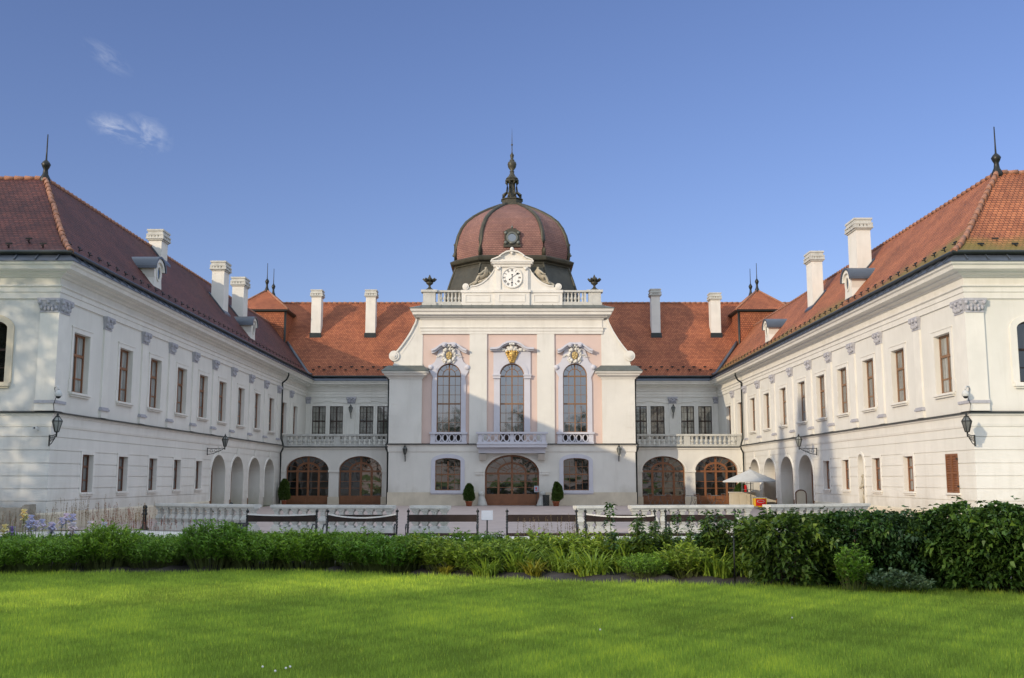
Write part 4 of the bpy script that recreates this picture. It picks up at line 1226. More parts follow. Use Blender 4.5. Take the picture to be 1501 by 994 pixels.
    for h, t in enumerate(numerals):
        a = pi / 2 - 2 * pi * h / 12
        er, et = Vector((cos(a), sin(a))), Vector((sin(a), -cos(a)))
        m = MB(F)
        wd = {'I': .042, 'V': .08, 'X': .085}
        tot = sum(wd[c] for c in t); x = -tot / 2
        hgt = .085
        for c in t:
            w2 = wd[c]; xc = x + w2 / 2; x += w2
            def q(px, py): v = er * (.525 + py) + et * px; return (v.x, cz + v.y)
            if c == 'I': m.bar(q(xc, -hgt), q(xc, hgt), .026, .12, .128)
            elif c == 'V': m.bar(q(xc - .03, hgt), q(xc, -hgt), .026, .12, .128); m.bar(q(xc + .03, hgt), q(xc, -hgt), .016, .12, .127)
            else: m.bar(q(xc - .032, hgt), q(xc + .032, -hgt), .026, .12, .128); m.bar(q(xc + .032, hgt), q(xc - .032, -hgt), .016, .12, .127)
        m.build('numeral', M['black'], ck)
    def hand(nm, ang, ln, tail, w, bl):
        a = pi / 2 - ang; e = Vector((cos(a), sin(a)))
        m = MB(F)
        m.bar((-e.x * tail, cz - e.y * tail), (e.x * ln, cz + e.y * ln), w, .135, .15)
        c = e * bl
        pts = [(c.x + .06 * cos(2 * pi * j / 12), cz + c.y + .06 * sin(2 * pi * j / 12)) for j in range(12)]
        m.poly_prism(pts, .136, .152)
        c = -e * tail
        m.poly_prism([(c.x + .05 * cos(2 * pi * j / 12), cz + c.y + .05 * sin(2 * pi * j / 12)) for j in range(12)], .137, .153)
        m.build(nm, M['black'], ck)
    hand('minute_hand', radians(52), .56, .22, .022, .46)
    hand('hour_hand', radians(181), .42, .20, .03, .36)
    # ---- dome
    b_ = .55
    ringz = 17.45
    sk = MB()
    sprof = [(5.05, 13.6), (4.85, 14.6), (4.66, 15.6), (4.48, 16.2), (4.30, 16.75), (4.16, 17.2), (4.16, 17.3)]
    for (a0, z0), (a1, z1) in zip(sprof, sprof[1:]):
        o0, o1 = octa(a0, a0 * b_), octa(a1, a1 * b_)
        for k in range(8):
            sk.quad((*o0[k], z0), (*o0[(k + 1) % 8], z0), (*o1[(k + 1) % 8], z1), (*o1[k], z1))
    so = sk.build('dome_skirt', M['domemetal'], root)
    r = MB(); r.sweep(octa(4.16, 4.16 * b_), [(0, 17.15), (.08, 17.2), (.10, 17.28), (.34, 17.38), (.38, 17.46), (.42, 17.60), (.30, 17.66), (.06, 17.80), (-.2, 17.82)], closed=True); r.build('dome_ring', M['domemetal'], so)
    r = MB(); r.sweep(octa(4.16, 4.16 * b_), [(0.02, 16.86), (.10, 16.9), (.10, 16.98), (.02, 17.02)], closed=True)
    for k in range(8):
        pts = [(*octa(a, a * b_)[k], z) for a, z in sprof]
        r.tube(pts, .09, 6)
    r.build('skirt_moulding', M['domemetal'], so)
    prof = [(4.14, 17.78), (4.17, 18.2), (4.14, 18.9), (3.98, 19.6), (3.74, 20.2), (3.40, 20.75), (2.88, 21.24), (2.33, 21.64), (1.78, 21.98), (1.25, 22.26), (.85, 22.46), (.6, 22.52)]
    d = MB(); L = 0
    for (a0, z0), (a1, z1) in zip(prof, prof[1:]):
        o0, o1 = octa(a0, a0 * b_), octa(a1, a1 * b_)
        l = math.hypot(a1 - a0, z1 - z0)
        for k in range(8):
            w0 = a0 * b_ if k % 2 == 0 else a0 * (1 - b_) * .7071
            w1 = a1 * b_ if k % 2 == 0 else a1 * (1 - b_) * .7071
            d.face([(*o0[k], z0), (*o0[(k + 1) % 8], z0), (*o1[(k + 1) % 8], z1), (*o1[k], z1)], [(-w0, L), (w0, L), (w1, L + l), (-w1, L + l)])
        L += l
    do = d.build('dome', M['dometile'], root)
    for k in range(8):
        rb = MB()
        pts = [Vector((*octa(a, a * b_)[k], z)) for a, z in prof]
        rb.tube(pts, .15, 8)
        ax = Vector((0, 76.5, 0))
        rb.build('rib', M['domemetal'], do)
    # oculus dormers on the cardinal faces
    for ang in (0, pi / 2, -pi / 2):
        zc, a = 19.05, 4.12
        R = Matrix.Rotation(ang, 3, 'Z')
        o = R @ Vector((0, -a, 0)) + Vector((0, 76.5, 0))
        fr = Fr(o, R @ Vector((1, 0, 0)), R @ Vector((0, -1, 0)))
        m = MB(fr)
        m.poly_prism([(-.62, zc - .68), (.62, zc - .68), (.62, zc - .48), (.55, zc - .40), (.55, zc + .35), (.62, zc + .42), (.45, zc + .55), (.2, zc + .66), (-.2, zc + .66), (-.45, zc + .55), (-.62, zc + .42), (-.55, zc + .35), (-.55, zc - .40), (-.62, zc - .48)], -.9, .18)
        om = m.build('dome_dormer', M['domemetal'], do)
        m = MB(fr)
        c = [(.30 * cos(2 * pi * j / 24), zc + .30 * sin(2 * pi * j / 24)) for j in range(25)]
        m.ring([(u * 1.4, zc + (v - zc) * 1.4) for u, v in c], c, .18, .28)
        m.ball(fr.p(0, zc + .80, .0), .10, 8); m.tube([fr.p(0, zc + .6, 0), fr.p(0, zc + 1.05, 0)], [.05, .01], 6)
        for s in (-1, 1): m.ball(fr.p(s * .45, zc - .38, .2), .14, 8); m.ball(fr.p(s * .46, zc + .33, .2), .12, 8)
        m.ball(fr.p(0, zc - .40, .22), .14, 8, (1.6, 1, .8))
        m.build('oculus_frame', M['sheetgreen'], om)
        m = MB(fr); m.face([fr.p(u, v, .19) for u, v in c[:-1]]); m.build('oculus_pane', M['glass'], om)
    # lantern on top
    A8 = [pi / 8 + pi / 4 * k for k in range(8)]
    l = MB()
    C = (0, 76.5, 0)
    l.lathe([(.95, 22.36), (.95, 22.62), (.82, 22.66), (.82, 22.92), (.9, 22.96), (.9, 23.02), (.5, 23.05)], C, 8, False, A8)
    lo = l.build('dome_lantern', M['domemetal'], do)
    l = MB()
    l.lathe([(.36, 23.02), (.30, 23.6), (.26, 24.2), (.30, 24.45)], C, 8, False, A8)
    for k in range(8):
        a = A8[k]; e = Vector((cos(a), sin(a), 0))
        P = lambda r, z: Vector((0, 76.5, z)) + e * r
        l.tube([P(.55, 23.05), P(.72, 23.12), P(.74, 23.32), P(.58, 23.46), P(.44, 23.6), P(.38, 24.0), P(.40, 24.3), P(.52, 24.42)], [.09, .1, .1, .09, .07, .06, .07, .07], 6)
    l.lathe([(.4, 24.40), (.54, 24.46), (.56, 24.56), (.46, 24.62), (.5, 24.68), (.28, 24.9), (.18, 25.1), (.16, 25.25)], C, 8, False, A8)
    l.build('lantern_scrolls', M['domemetal'], lo)
    l = MB()
    l.lathe([(.15, 25.2), (.2, 25.26), (.12, 25.34), (.3, 25.6), (.35, 25.85), (.30, 26.02), (.16, 26.12), (.2, 26.18), (.1, 26.25), (.13, 26.45), (.16, 26.58), (.06, 26.75), (.035, 26.85), (.033, 27.35), (.09, 27.42), (.03, 27.5), (.014, 28.2), (.004, 28.75)], C, 12)
    l.build('spire', M['domemetal'], lo)
    # downpipes in the two re-entrant corners
    for s in (-1, 1):
        d = MB()
        d.tube([(s * 8.85, 72.2, 9.72), (s * 8.85, 72.2, 9.3)], [.13, .09], 10)
        d.tube([(s * x, y, z) for x, y, z in ((8.85, 72.3, 9.4), (8.85, 72.2, 8.95), (8.7, 71.2, 8.72), (8.52, 70.5, 8.6), (8.50, 70.4, 8.2), (8.50, 70.4, 4.3), (8.62, 70.4, 4.1), (8.62, 70.4, 3.9), (8.50, 70.4, 3.6), (8.50, 70.4, .1))], .065, 10)
        d.build('downpipe', M['gutter'], root)
    return root
# ------------------------------------------------------------------ leaf geometry
def np_mesh(name, V, nper, mat, tint=None, faces=None, parent=None):
    V = np.asarray(V, dtype=np.float32).reshape(-1, 3)
    nf = len(V) // nper if faces is None else len(faces)
    me = bpy.data.meshes.new(name)
    me.vertices.add(len(V)); me.vertices.foreach_set('co', V.ravel())
    if faces is None:
        idx = np.arange(len(V), dtype=np.int32); per = nper
    else:
        idx = np.asarray(faces, dtype=np.int32).ravel(); per = faces.shape[1]
    me.loops.add(len(idx)); me.loops.foreach_set('vertex_index', idx)
    me.polygons.add(nf)
    me.polygons.foreach_set('loop_start', np.arange(0, nf * per, per, dtype=np.int32))
    me.polygons.foreach_set('loop_total', np.full(nf, per, dtype=np.int32))
    if tint is not None:
        a = me.attributes.new('tint', 'FLOAT', 'FACE')
        a.data.foreach_set('value', np.clip(np.asarray(tint, dtype=np.float32), 0, 1))
    me.update(calc_edges=True)
    o = link_mesh(name, me, M[mat] if mat else None, parent)
    return o

def unit(a): return a / np.maximum(1e-9, np.linalg.norm(a, axis=1, keepdims=True))

def leaf_quads(pos, d, L, W, droop=.25):
    """lance-shaped folded leaves: base, side, tip, side"""
    n = len(pos)
    d = unit(d)
    up = RNG.normal(0, .35, (n, 3)) + np.array([0, 0, 1.0])
    s = unit(np.cross(d, up))
    nn = np.cross(s, d)
    L = np.broadcast_to(np.asarray(L, float), (n,))[:, None]; W = np.broadcast_to(np.asarray(W, float), (n,))[:, None]
    mid = pos + d * L * .45
    tip = pos + d * L - np.array([0, 0, 1.0]) * L * droop
    a = mid + s * W / 2 + nn * W * .18
    b = mid - s * W / 2 + nn * W * .18
    return np.stack([pos, a, tip, b], 1)

def strap_quads(base, az, L, W, lean, bend, seg=5):
    """long arching blades; returns (n*seg) quads"""
    out = []
    n = len(base)
    p = base.copy()
    dirh = np.stack([np.cos(az), np.sin(az), 0 * az], 1)
    side = np.stack([-np.sin(az), np.cos(az), 0 * az], 1)
    th = lean.copy()
    w0 = W[:, None] * np.ones((n, 1))
    for k in range(seg):
        step = (L / seg)[:, None]
        d = dirh * np.sin(th)[:, None] + np.array([0, 0, 1.0]) * np.cos(th)[:, None]
        q = p + d * step
        w1 = w0 * (1.08 if k < 1 else (.86 if k < seg - 2 else (.55 if k < seg - 1 else .06)))
        out.append(np.stack([p - side * w0 / 2, p + side * w0 / 2, q + side * w1 / 2, q - side * w1 / 2], 1))
        p, w0 = q, w1
        th = th + bend / seg
    return np.concatenate(out, 0), p

def stems_quads(a, b, w):
    """crossed ribbons as stems"""
    d = unit(b - a)
    s = unit(np.cross(d, np.array([.3, .9, .1])))
    t = np.cross(d, s)
    r = []
    for v in (s, t):
        r.append(np.stack([a - v * w, a + v * w, b + v * w * .5, b - v * w * .5], 1))
    return np.concatenate(r, 0)

def mound(name, lab, cat, leafmat, h, r, ns, per, L, W, flat=.35, up=.6, group=None):
    """bushy perennial: many leafy stems from one crown"""
    root = thing(name, lab, cat, group=group)
    a = RNG.uniform(0, 2 * pi, ns); rr = np.sqrt(RNG.uniform(0, 1, ns))
    base = np.stack([np.cos(a) * rr * r * .55, np.sin(a) * rr * r * .55, 0 * a], 1)
    hh = h * (1 - flat * rr ** 2) * RNG.uniform(.8, 1.06, ns)
    top = np.stack([np.cos(a) * rr * r, np.sin(a) * rr * r, hh], 1)
    t = RNG.uniform(.22, 1.0, (ns, per)) ** .8
    pos = (base[:, None] + (top - base)[:, None] * t[..., None]).reshape(-1, 3)
    n = len(pos)
    az = RNG.uniform(0, 2 * pi, n)
    out = np.stack([np.cos(az), np.sin(az), RNG.normal(up, .3, n)], 1) + np.repeat(unit(top - base + 1e-6), per, 0) * .35
    tt = t.reshape(-1)
    V = leaf_quads(pos, out, L * RNG.uniform(.7, 1.25, n) * (1.1 - .35 * tt), W * RNG.uniform(.8, 1.2, n), .25)
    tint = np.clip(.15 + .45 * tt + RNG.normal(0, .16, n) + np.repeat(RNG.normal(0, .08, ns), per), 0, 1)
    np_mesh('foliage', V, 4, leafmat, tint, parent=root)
    np_mesh('stem', stems_quads(base, top, .006), 4, 'stem', parent=root)
    return root

def strappy(name, lab, cat, leafmat, h, n, W, spread, bend=1.3, group=None):
    root = thing(name, lab, cat, group=group)
    az = RNG.uniform(0, 2 * pi, n); rr = RNG.uniform(0, 1, n)
    base = np.stack([np.cos(az) * rr * spread, np.sin(az) * rr * spread, 0 * az], 1)
    V, _ = strap_quads(base, az + RNG.normal(0, .5, n), h * RNG.uniform(.75, 1.3, n), W * RNG.uniform(.7, 1.2, n), RNG.uniform(.05, .5, n), bend * RNG.uniform(.4, 1.3, n))
    np_mesh('foliage', V, 4, leafmat, np.tile(np.clip(RNG.normal(.5, .2, n), 0, 1), 5), parent=root)
    return root

def hedge_bush(name, lab, cat, leafmat, h, rx, ry, n, L=.10, W=.055, group=None, shoots=14):
    root = thing(name, lab, cat, group=group)
    # lumpy shell with some leaves inside
    a = RNG.uniform(0, 2 * pi, n); u = RNG.uniform(0, 1, n)
    z = h * u ** .8
    prof = np.where(u < .75, 1.0 - .12 * (1 - u / .75), np.sqrt(np.maximum(0, 1 - ((u - .75) / .27) ** 2)))
    depth = 1 - np.abs(RNG.normal(0, .16, n))
    lump = 1 + .15 * np.sin(a * 5 + z * 6) + .10 * np.sin(a * 9 - z * 11) + .06 * np.sin(z * 17 + a * 3)
    pos = np.stack([np.cos(a) * rx * prof * depth * lump, np.sin(a) * ry * prof * depth * lump, .04 + z * (1 + .05 * np.sin(a * 4))], 1)
    out = np.stack([np.cos(a) * .9, np.sin(a) * .9, .25 + .9 * (u > .78)], 1) + RNG.normal(0, .75, (n, 3))
    V = leaf_quads(pos, out, L * RNG.uniform(.7, 1.3, n), W * RNG.uniform(.7, 1.25, n), .32)
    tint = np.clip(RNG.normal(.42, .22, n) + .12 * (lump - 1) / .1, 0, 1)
    # leafy shoots above the clipped top
    a = RNG.uniform(0, 2 * pi, shoots); rr = np.sqrt(RNG.uniform(0, 1, shoots))
    base = np.stack([np.cos(a) * rr * rx * .8, np.sin(a) * rr * ry * .8, np.full(shoots, h * .8)], 1)
    top = base + np.stack([RNG.normal(0, .05, shoots), RNG.normal(0, .05, shoots), RNG.uniform(.24, .42, shoots)], 1)
    t = RNG.uniform(.3, 1, (shoots, 12))
    p2 = (base[:, None] + (top - base)[:, None] * t[..., None]).reshape(-1, 3)
    az = RNG.uniform(0, 2 * pi, len(p2))
    V2 = leaf_quads(p2, np.stack([np.cos(az), np.sin(az), RNG.normal(.3, .2, len(p2))], 1), L * RNG.uniform(.8, 1.2, len(p2)), W * .8, .2)
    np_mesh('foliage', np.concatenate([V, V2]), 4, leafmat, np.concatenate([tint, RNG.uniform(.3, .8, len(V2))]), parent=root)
    st = MB()
    for k in range(7):
        x, y = random.uniform(-.6, .6) * rx, random.uniform(-.5, .5) * ry
        st.tube([(x * .4, y * .4, 0), (x * .8, y * .8, h * .4), (x, y, h * .85)], [.02, .014, .006], 5)
    st.build('stem', M['bark'], root)
    return root

def sapling(name, lab, cat, leafmat, h, n, spread, L=.13, W=.042, stems=3, group=None):
    root = thing(name, lab, cat, group=group)
    st = MB(); P = []; D = []
    for s in range(stems):
        x, y = random.uniform(-.5, .5) * spread, random.uniform(-.5, .5) * spread
        hh = h * (1 if s == 0 else random.uniform(.55, .9))
        pts = [Vector((0, 0, 0)).lerp(Vector((x, y, hh)), t) + Vector((random.gauss(0, .01), random.gauss(0, .01), 0)) for t in (0, .35, .7, 1)]
        st.tube(pts, [.012, .009, .006, .003], 5)
        for k in range(n // stems):
            t = random.uniform(.25, 1) ** .8
            i = min(2, int(t * 3)); p = pts[i].lerp(pts[i + 1], t * 3 - i) if t < 1 else pts[3]
            az = random.uniform(0, 2 * pi); rad = random.uniform(0, .12) * (1.3 - t)
            P.append((p.x + cos(az) * rad, p.y + sin(az) * rad, p.z)); D.append((cos(az), sin(az), random.gauss(.25, .25)))
    V = leaf_quads(np.array(P), np.array(D), L * RNG.uniform(.6, 1.2, len(P)), W, .35)
    np_mesh('foliage', V, 4, leafmat, RNG.uniform(.15, .85, len(P)), parent=root)
    st.build('stem', M['stem'], root)
    return root

def flower_petals(c, r, k, tiltv):
    out = []
    for i in range(k):
        a = 2 * pi * i / k + random.uniform(-.2, .2)
        d = Vector((cos(a), sin(a), tiltv if i % 2 else -.5)).normalized()
        s = Vector((-sin(a), cos(a), 0))
        m = c + d * r * .6 + Vector((0, 0, .15 * r)); t = c + d * r
        out.append([tuple(c), tuple(m + s * r * .42), tuple(t), tuple(m - s * r * .42)])
    return out

def iris(lab, petal, h, nf, group):
    root = thing('iris_plant', lab, 'flower', group=group)
    n = 26
    az = RNG.uniform(0, 2 * pi, n)
    base = np.stack([RNG.normal(0, .11, n), RNG.normal(0, .09, n), 0 * az], 1)
    V, _ = strap_quads(base, az, h * RNG.uniform(.55, .85, n), .035 * RNG.uniform(.8, 1.2, n), RNG.uniform(.02, .25, n), RNG.uniform(0, .35, n))
    np_mesh('foliage', V, 4, 'leaf_bright', np.tile(RNG.uniform(.2, .8, n), 5), parent=root)
    st = MB()
    for k in range(nf):
        x, y = random.gauss(0, .10), random.gauss(0, .08)
        z = h * random.uniform(.86, 1.08)
        st.tube([(x * .5, y * .5, 0), (x, y, z)], .006, 5)
        q = flower_petals(Vector((x, y, z)), .12, 7, 1.2) + flower_petals(Vector((x, y, z + .03)), .085, 6, 1.8) + flower_petals(Vector((x * .8, y * .8, z - .10)), .10, 6, 1.0)
        np_mesh('flower', np.array(q), 4, petal, RNG.uniform(.3, 1, len(q)), parent=root)
    st.build('stem', M['stem'], root)
    return root

def small_flowers(lab, petal, n, spread, h, group):
    root = thing('flowering_plant', lab, 'flower', group=group)
    q = []; pos = []; d = []
    for k in range(n):
        x, y, z = random.gauss(0, spread), random.gauss(0, spread * .6), h * random.uniform(.6, 1.1)
        q += flower_petals(Vector((x, y, z)), .03, 5, .6)
    m = n * 14
    pos = np.stack([RNG.normal(0, spread * 1.1, m), RNG.normal(0, spread * .7, m), h * RNG.uniform(.05, .85, m)], 1)
    az = RNG.uniform(0, 2 * pi, m)
    V = leaf_quads(pos, np.stack([np.cos(az), np.sin(az), RNG.normal(.4, .3, m)], 1), .09, .02)
    np_mesh('foliage', V, 4, 'leaf_bright', RNG.uniform(.1, .8, m), parent=root)
    np_mesh('flower', np.array(q), 4, petal, RNG.uniform(.3, 1, len(q)), parent=root)
    return root

def seed_grass(lab, mat, h, n, spread, group):
    root = thing('wild_grass', lab, 'grass', group=group)
    x, y = RNG.normal(0, spread, n), RNG.normal(0, spread * .4, n)
    b = np.stack([x, y, 0 * x], 1); t = b + np.stack([RNG.normal(0, .05, n), RNG.normal(0, .05, n), h * RNG.uniform(.55, 1.1, n)], 1)
    np_mesh('stem', stems_quads(b, t, .003), 4, 'drystem', parent=root)
    k = 26
    tt = RNG.uniform(.55, 1, (n, k))
    p = (b[:, None] + (t - b)[:, None] * tt[..., None]).reshape(-1, 3)
    az = RNG.uniform(0, 2 * pi, len(p))
    V = leaf_quads(p, np.stack([np.cos(az), np.sin(az), RNG.normal(.9, .4, len(p))], 1), .035, .016)
    np_mesh('seed_head', V, 4, mat, RNG.uniform(0, 1, len(p)), parent=root)
    return root

def tree(lab, X, Y, blobs, n, leaf=.34, trunk=.35, cat='tree', name='tree', leafmat='leaf_tree', conifer=None):
    root = thing(name, lab, cat, (X, Y, 0))
    P = []; T = []
    if conifer:
        h, r = conifer
        t = RNG.uniform(0.04, 1, n) ** .9
        a = RNG.uniform(0, 2 * pi, n)
        tier = 1 - .35 * np.mod(t * 16, 1)
        rr = r * (1 - t) ** .85 * tier * np.sqrt(RNG.uniform(.15, 1, n)) * (1 + .25 * np.sin(a * 5 + t * 40))
        P = np.stack([np.cos(a) * rr, np.sin(a) * rr, t * h - rr * .25], 1)
        top = h
    else:
        ns = np.array([b[3] ** 2 for b in blobs]); ns = (n * ns / ns.sum()).astype(int)
        for (x, y, z, r), m in zip(blobs, ns):
            v = unit(RNG.normal(0, 1, (m, 3)))
            rad = r * (.55 + .5 * RNG.uniform(0, 1, m) ** .5) * (1 + .22 * np.sin(v[:, 0] * 7 + v[:, 2] * 5) + .15 * np.sin(v[:, 1] * 11 - v[:, 2] * 8))
            P.append(v * rad[:, None] * np.array([1, 1, .85]) + np.array([x, y, z]))
        P = np.concatenate(P)
        top = max(b[2] for b in blobs)
    d = RNG.normal(0, 1, (len(P), 3)) - np.array([0, 0, .3])
    V = leaf_quads(P, d, leaf * RNG.uniform(.7, 1.3, len(P)), leaf * .62, .2)
    np_mesh('crown', V, 4, leafmat, RNG.uniform(.1, .9, len(P)), parent=root)
    tr = MB()
    pts = [Vector((X, Y, -.1)), Vector((X + .1, Y, top * .3)), Vector((X - .1, Y + .1, top * .6)), Vector((X, Y, top * .95))]
    tr.tube(pts, [trunk, trunk * .75, trunk * .5, trunk * .15], 10)
    for b in (blobs or []):
        q = pts[1].lerp(pts[2], random.uniform(0, 1))
        e = Vector((X + b[0], Y + b[1], b[2]))
        tr.tube([q, q.lerp(e, .5) + Vector((0, 0, .4)), e], [trunk * .4, trunk * .25, .05], 7)
    tr.build('trunk', M['bark'], root)
    return root

# ------------------------------------------------------------------ statues by skin
def skin_mesh(joints, edges, name='body', levels=2):
    me = bpy.data.meshes.new('tmp')
    me.from_pydata([j[0] for j in joints], edges, [])
    o = bpy.data.objects.new('tmp', me); COL.objects.link(o)
    m = o.modifiers.new('s', 'SKIN')
    for v, j in zip(me.skin_vertices[0].data, joints): v.radius = (j[1], j[1]); v.use_root = False
    me.skin_vertices[0].data[0].use_root = True
    s = o.modifiers.new('d', 'SUBSURF'); s.levels = levels; s.render_levels = levels
    dg = bpy.context.evaluated_depsgraph_get(); dg.update()
    r = bpy.data.meshes.new_from_object(o.evaluated_get(dg))
    bpy.data.objects.remove(o)
    r.name = name
    for p in r.polygons: p.use_smooth = True
    return r

def put_mesh_world(name, me, mat, parent):
    off = root_loc(parent)
    me.transform(Matrix.Translation(-off))
    return link_mesh(name, me, mat, parent)

def gable_statue(s, lab):
    Yc = 70.25
    root = thing('stone_statue', lab, 'statue', (s * 2.1, Yc, 15.1), group='reclining statues on the clock gable')
    J = lambda x, y, z, r: ((s * x, Yc + y, z), r)
    j = [J(1.98, 0, 15.62, .20), J(1.86, -.02, 15.90, .175), J(1.80, -.04, 16.14, .19), J(1.80, -.06, 16.32, .07), J(1.83, -.10, 16.48, .125),
         J(1.98, -.20, 16.14, .08), J(2.16, -.28, 15.96, .065), J(2.36, -.24, 15.92, .05),
         J(1.62, .14, 16.16, .08), J(1.48, .10, 16.00, .065), J(1.46, -.04, 15.84, .05),
         J(2.30, -.16, 15.84, .125), J(2.46, -.20, 15.54, .09), J(2.50, -.22, 15.28, .07), J(2.66, -.30, 15.24, .05),
         J(2.26, .12, 15.56, .13), J(2.58, .04, 15.40, .095), J(2.98, -.04, 15.18, .06)]
    e = [(0, 1), (1, 2), (2, 3), (3, 4), (2, 5), (5, 6), (6, 7), (2, 8), (8, 9), (9, 10), (0, 11), (11, 12), (12, 13), (13, 14), (0, 15), (15, 16), (16, 17)]
    put_mesh_world('body', skin_mesh(j, e), M['statue'], root)
    d = MB()
    for k in range(9):
        t = k / 8
        x, z = 1.70 + 1.15 * t, 15.66 - .42 * t
        d.ball((s * x, Yc + random.uniform(-.12, .14), z - .06), .17 - .07 * t, 8, (1.3, 1, .7))
    d.build('drapery', M['statue'], root)
    return root

def niche_statue():
    X, Y = 16.52, 48.15
    root = thing('stone_statue', 'weathered stone statue bowing its head in the niche of the sunlit wing', 'statue', (X, Y, .45))
    J = lambda x, y, z, r: ((X + x, Y + y, z), r)
    j = [J(0, 0, 1.30, .18), J(-.02, 0, 1.55, .19), J(-.05, 0, 1.78, .19), J(-.12, 0, 1.90, .08), J(-.22, .02, 1.99, .135),
         J(-.10, -.20, 1.74, .08), J(-.20, -.22, 1.50, .07), J(-.32, -.04, 1.42, .06),
         J(-.08, .20, 1.74, .08), J(-.14, .24, 1.50, .07), J(-.30, .06, 1.36, .06),
         J(-.02, -.08, .98, .13), J(0, -.09, .62, .10), J(-.06, -.08, .50, .08), J(.0, .09, .98, .13), J(.02, .10, .62, .10), J(-.06, .1, .50, .08)]
    e = [(0, 1), (1, 2), (2, 3), (3, 4), (2, 5), (5, 6), (6, 7), (2, 8), (8, 9), (9, 10), (0, 11), (11, 12), (12, 13), (0, 14), (14, 15), (15, 16)]
    put_mesh_world('body', skin_mesh(j, e), M['statue'], root)
    d = MB()
    for k in range(8):
        a = -.9 + 1.8 * k / 7
        d.tube([(X - .06, Y + .16 * a, 1.4), (X - .10 - .03 * cos(k * 2), Y + .2 * a, .95), (X - .06, Y + .24 * a, .47)], [.05, .065, .05], 6)
    d.build('drapery', M['statue'], root)
    p = MB(); p.wbox(X - .22, X + .24, Y - .28, Y + .28, .0, .45); p.build('pedestal', M['trim'], root)
    return root
# ------------------------------------------------------------------ smaller things
def urn(x, lab):
    root = thing('parapet_urn', lab, 'urn', (x, 70.32, 14.82), group='lead urns on the pavilion parapet')
    mb = MB(); C = (x, 70.32, 14.82)
    mb.lathe([(.34, 0), (.30, .05), (.12, .18), (.07, .30), (.09, .36), (.22, .46), (.26, .54), (.20, .62), (.18, .70), (.24, .78), (.15, .86), (.08, .98), (.02, 1.12)], C, 14)
    mb.build('urn_body', M['domemetal'], root)
    fl = MB()
    for k in range(8):
        a = 2 * pi * k / 8 + .2
        e = Vector((cos(a), sin(a), 0)); c = Vector(C)
        fl.tube([c + e * .15 + Vector((0, 0, .66)), c + e * .32 + Vector((0, 0, .70)), c + e * .46 + Vector((0, 0, .80)), c + e * .50 + Vector((0, 0, .76))], [.09, .10, .06, .02], 6)
    fl.build('urn_leaf', M['domemetal'], root)
    return root

def security_camera(x, y, z, s, lab):
    root = thing('security_camera', lab, 'camera', (x, y, z), group='security cameras on the palace walls')
    mb = MB()
    mb.tube([(x, y, z + .34), (x + s * .16, y - .16, z + .34), (x + s * .24, y - .24, z + .22)], .03, 8)
    mb.lathe([(.04, .20), (.09, .16), (.125, .08), (.125, 0), (.10, -.02)], (x + s * .24, y - .24, z), 14)
    mb.build('housing', M['canvas'], root)
    d = MB(); d.ball((x + s * .24, y - .24, z - .01), .09, 12); d.build('camera_dome', M['black'], root)
    c = MB(); c.tube([(x + s * .02, y - .09, z + .3), (x + s * .10, y - .1, z - .05), (x + s * .04, y - .14, z - .3), (x + s * .10, y - .17, z - .6)], .012, 5); c.build('cable', M['black'], root)
    return root

def terrace_balustrade(mx, lab):
    P = [Vector(p) for p in ((13.2, 37.5), (8.4, 35.2), (3.6, 34.3), (1.62, 33.8))]
    root = thing('terrace_balustrade', lab, 'balustrade', (mx * P[0].x, P[0].y, 0), group='stone balustrades of the terrace')
    ped_w = .52
    for i, p in enumerate(P):
        if i < len(P) - 1: t = (P[i + 1] - p).normalized()
        m = MB()
        n = Vector((-t.y, t.x))
        fr = Fr((p.x, p.y, 0), (t.x, t.y, 0), (-n.x if n.y > 0 else n.x, -abs(n.y), 0), mx)
        a, b = (-.1, .52) if i == 0 else ((-.45, .1) if i == 3 else (-.3, .3))
        m.box(a - .04, b + .04, -.05, .16, -.25, .25); m.box(a, b, .16, .80, -.20, .20); m.box(a - .05, b + .05, .80, .86, -.24, .24); m.box(a - .08, b + .08, .86, .95, -.27, .27)
        w = b - a
        m.ring([(a + .08, .26), (b - .08, .26), (b - .08, .70), ((a + b) / 2, .75), (a + .08, .70), (a + .08, .26)], [(a + .11, .29), (b - .11, .29), (b - .11, .68), ((a + b) / 2, .72), (a + .11, .68), (a + .11, .29)], .20, .222)
        m.build('pedestal', M['balstone'], root)
    for a, b in zip(P, P[1:]):
        t = (b - a).normalized(); L = (b - a).length
        n = Vector((-t.y, t.x)); n = n if n.y < 0 else -n
        fr = Fr((a.x, a.y, 0), (t.x, t.y, 0), (n.x, n.y, 0), mx)
        m = MB(fr)
        s0, s1 = (.52 if a is P[0] else .3), L - (.45 if b is P[3] else .3)
        m.box(s0, s1, -.05, .15, -.18, .18); m.box(s0, s1, .15, .19, -.15, .15)
        m.build('base_rail', M['balstone'], root)
        m = MB(fr); m.box(s0, s1, .80, .845, -.16, .16); m.box(s0, s1, .845, .93, -.22, .22)
        m.build('top_rail', M['balstone'], root)
        k = max(1, int((s1 - s0) / .31))
        for q in range(k):
            u = s0 + (s1 - s0) * (q + .5) / k
            x, y, z = fr.p(u, .19)
            put('baluster', BALS, root, (x, y, z), -mx * atan2(n.x, -n.y) if False else atan2(t.y, t.x * mx), (1.32, 1.32, .61 / .72))
    return root

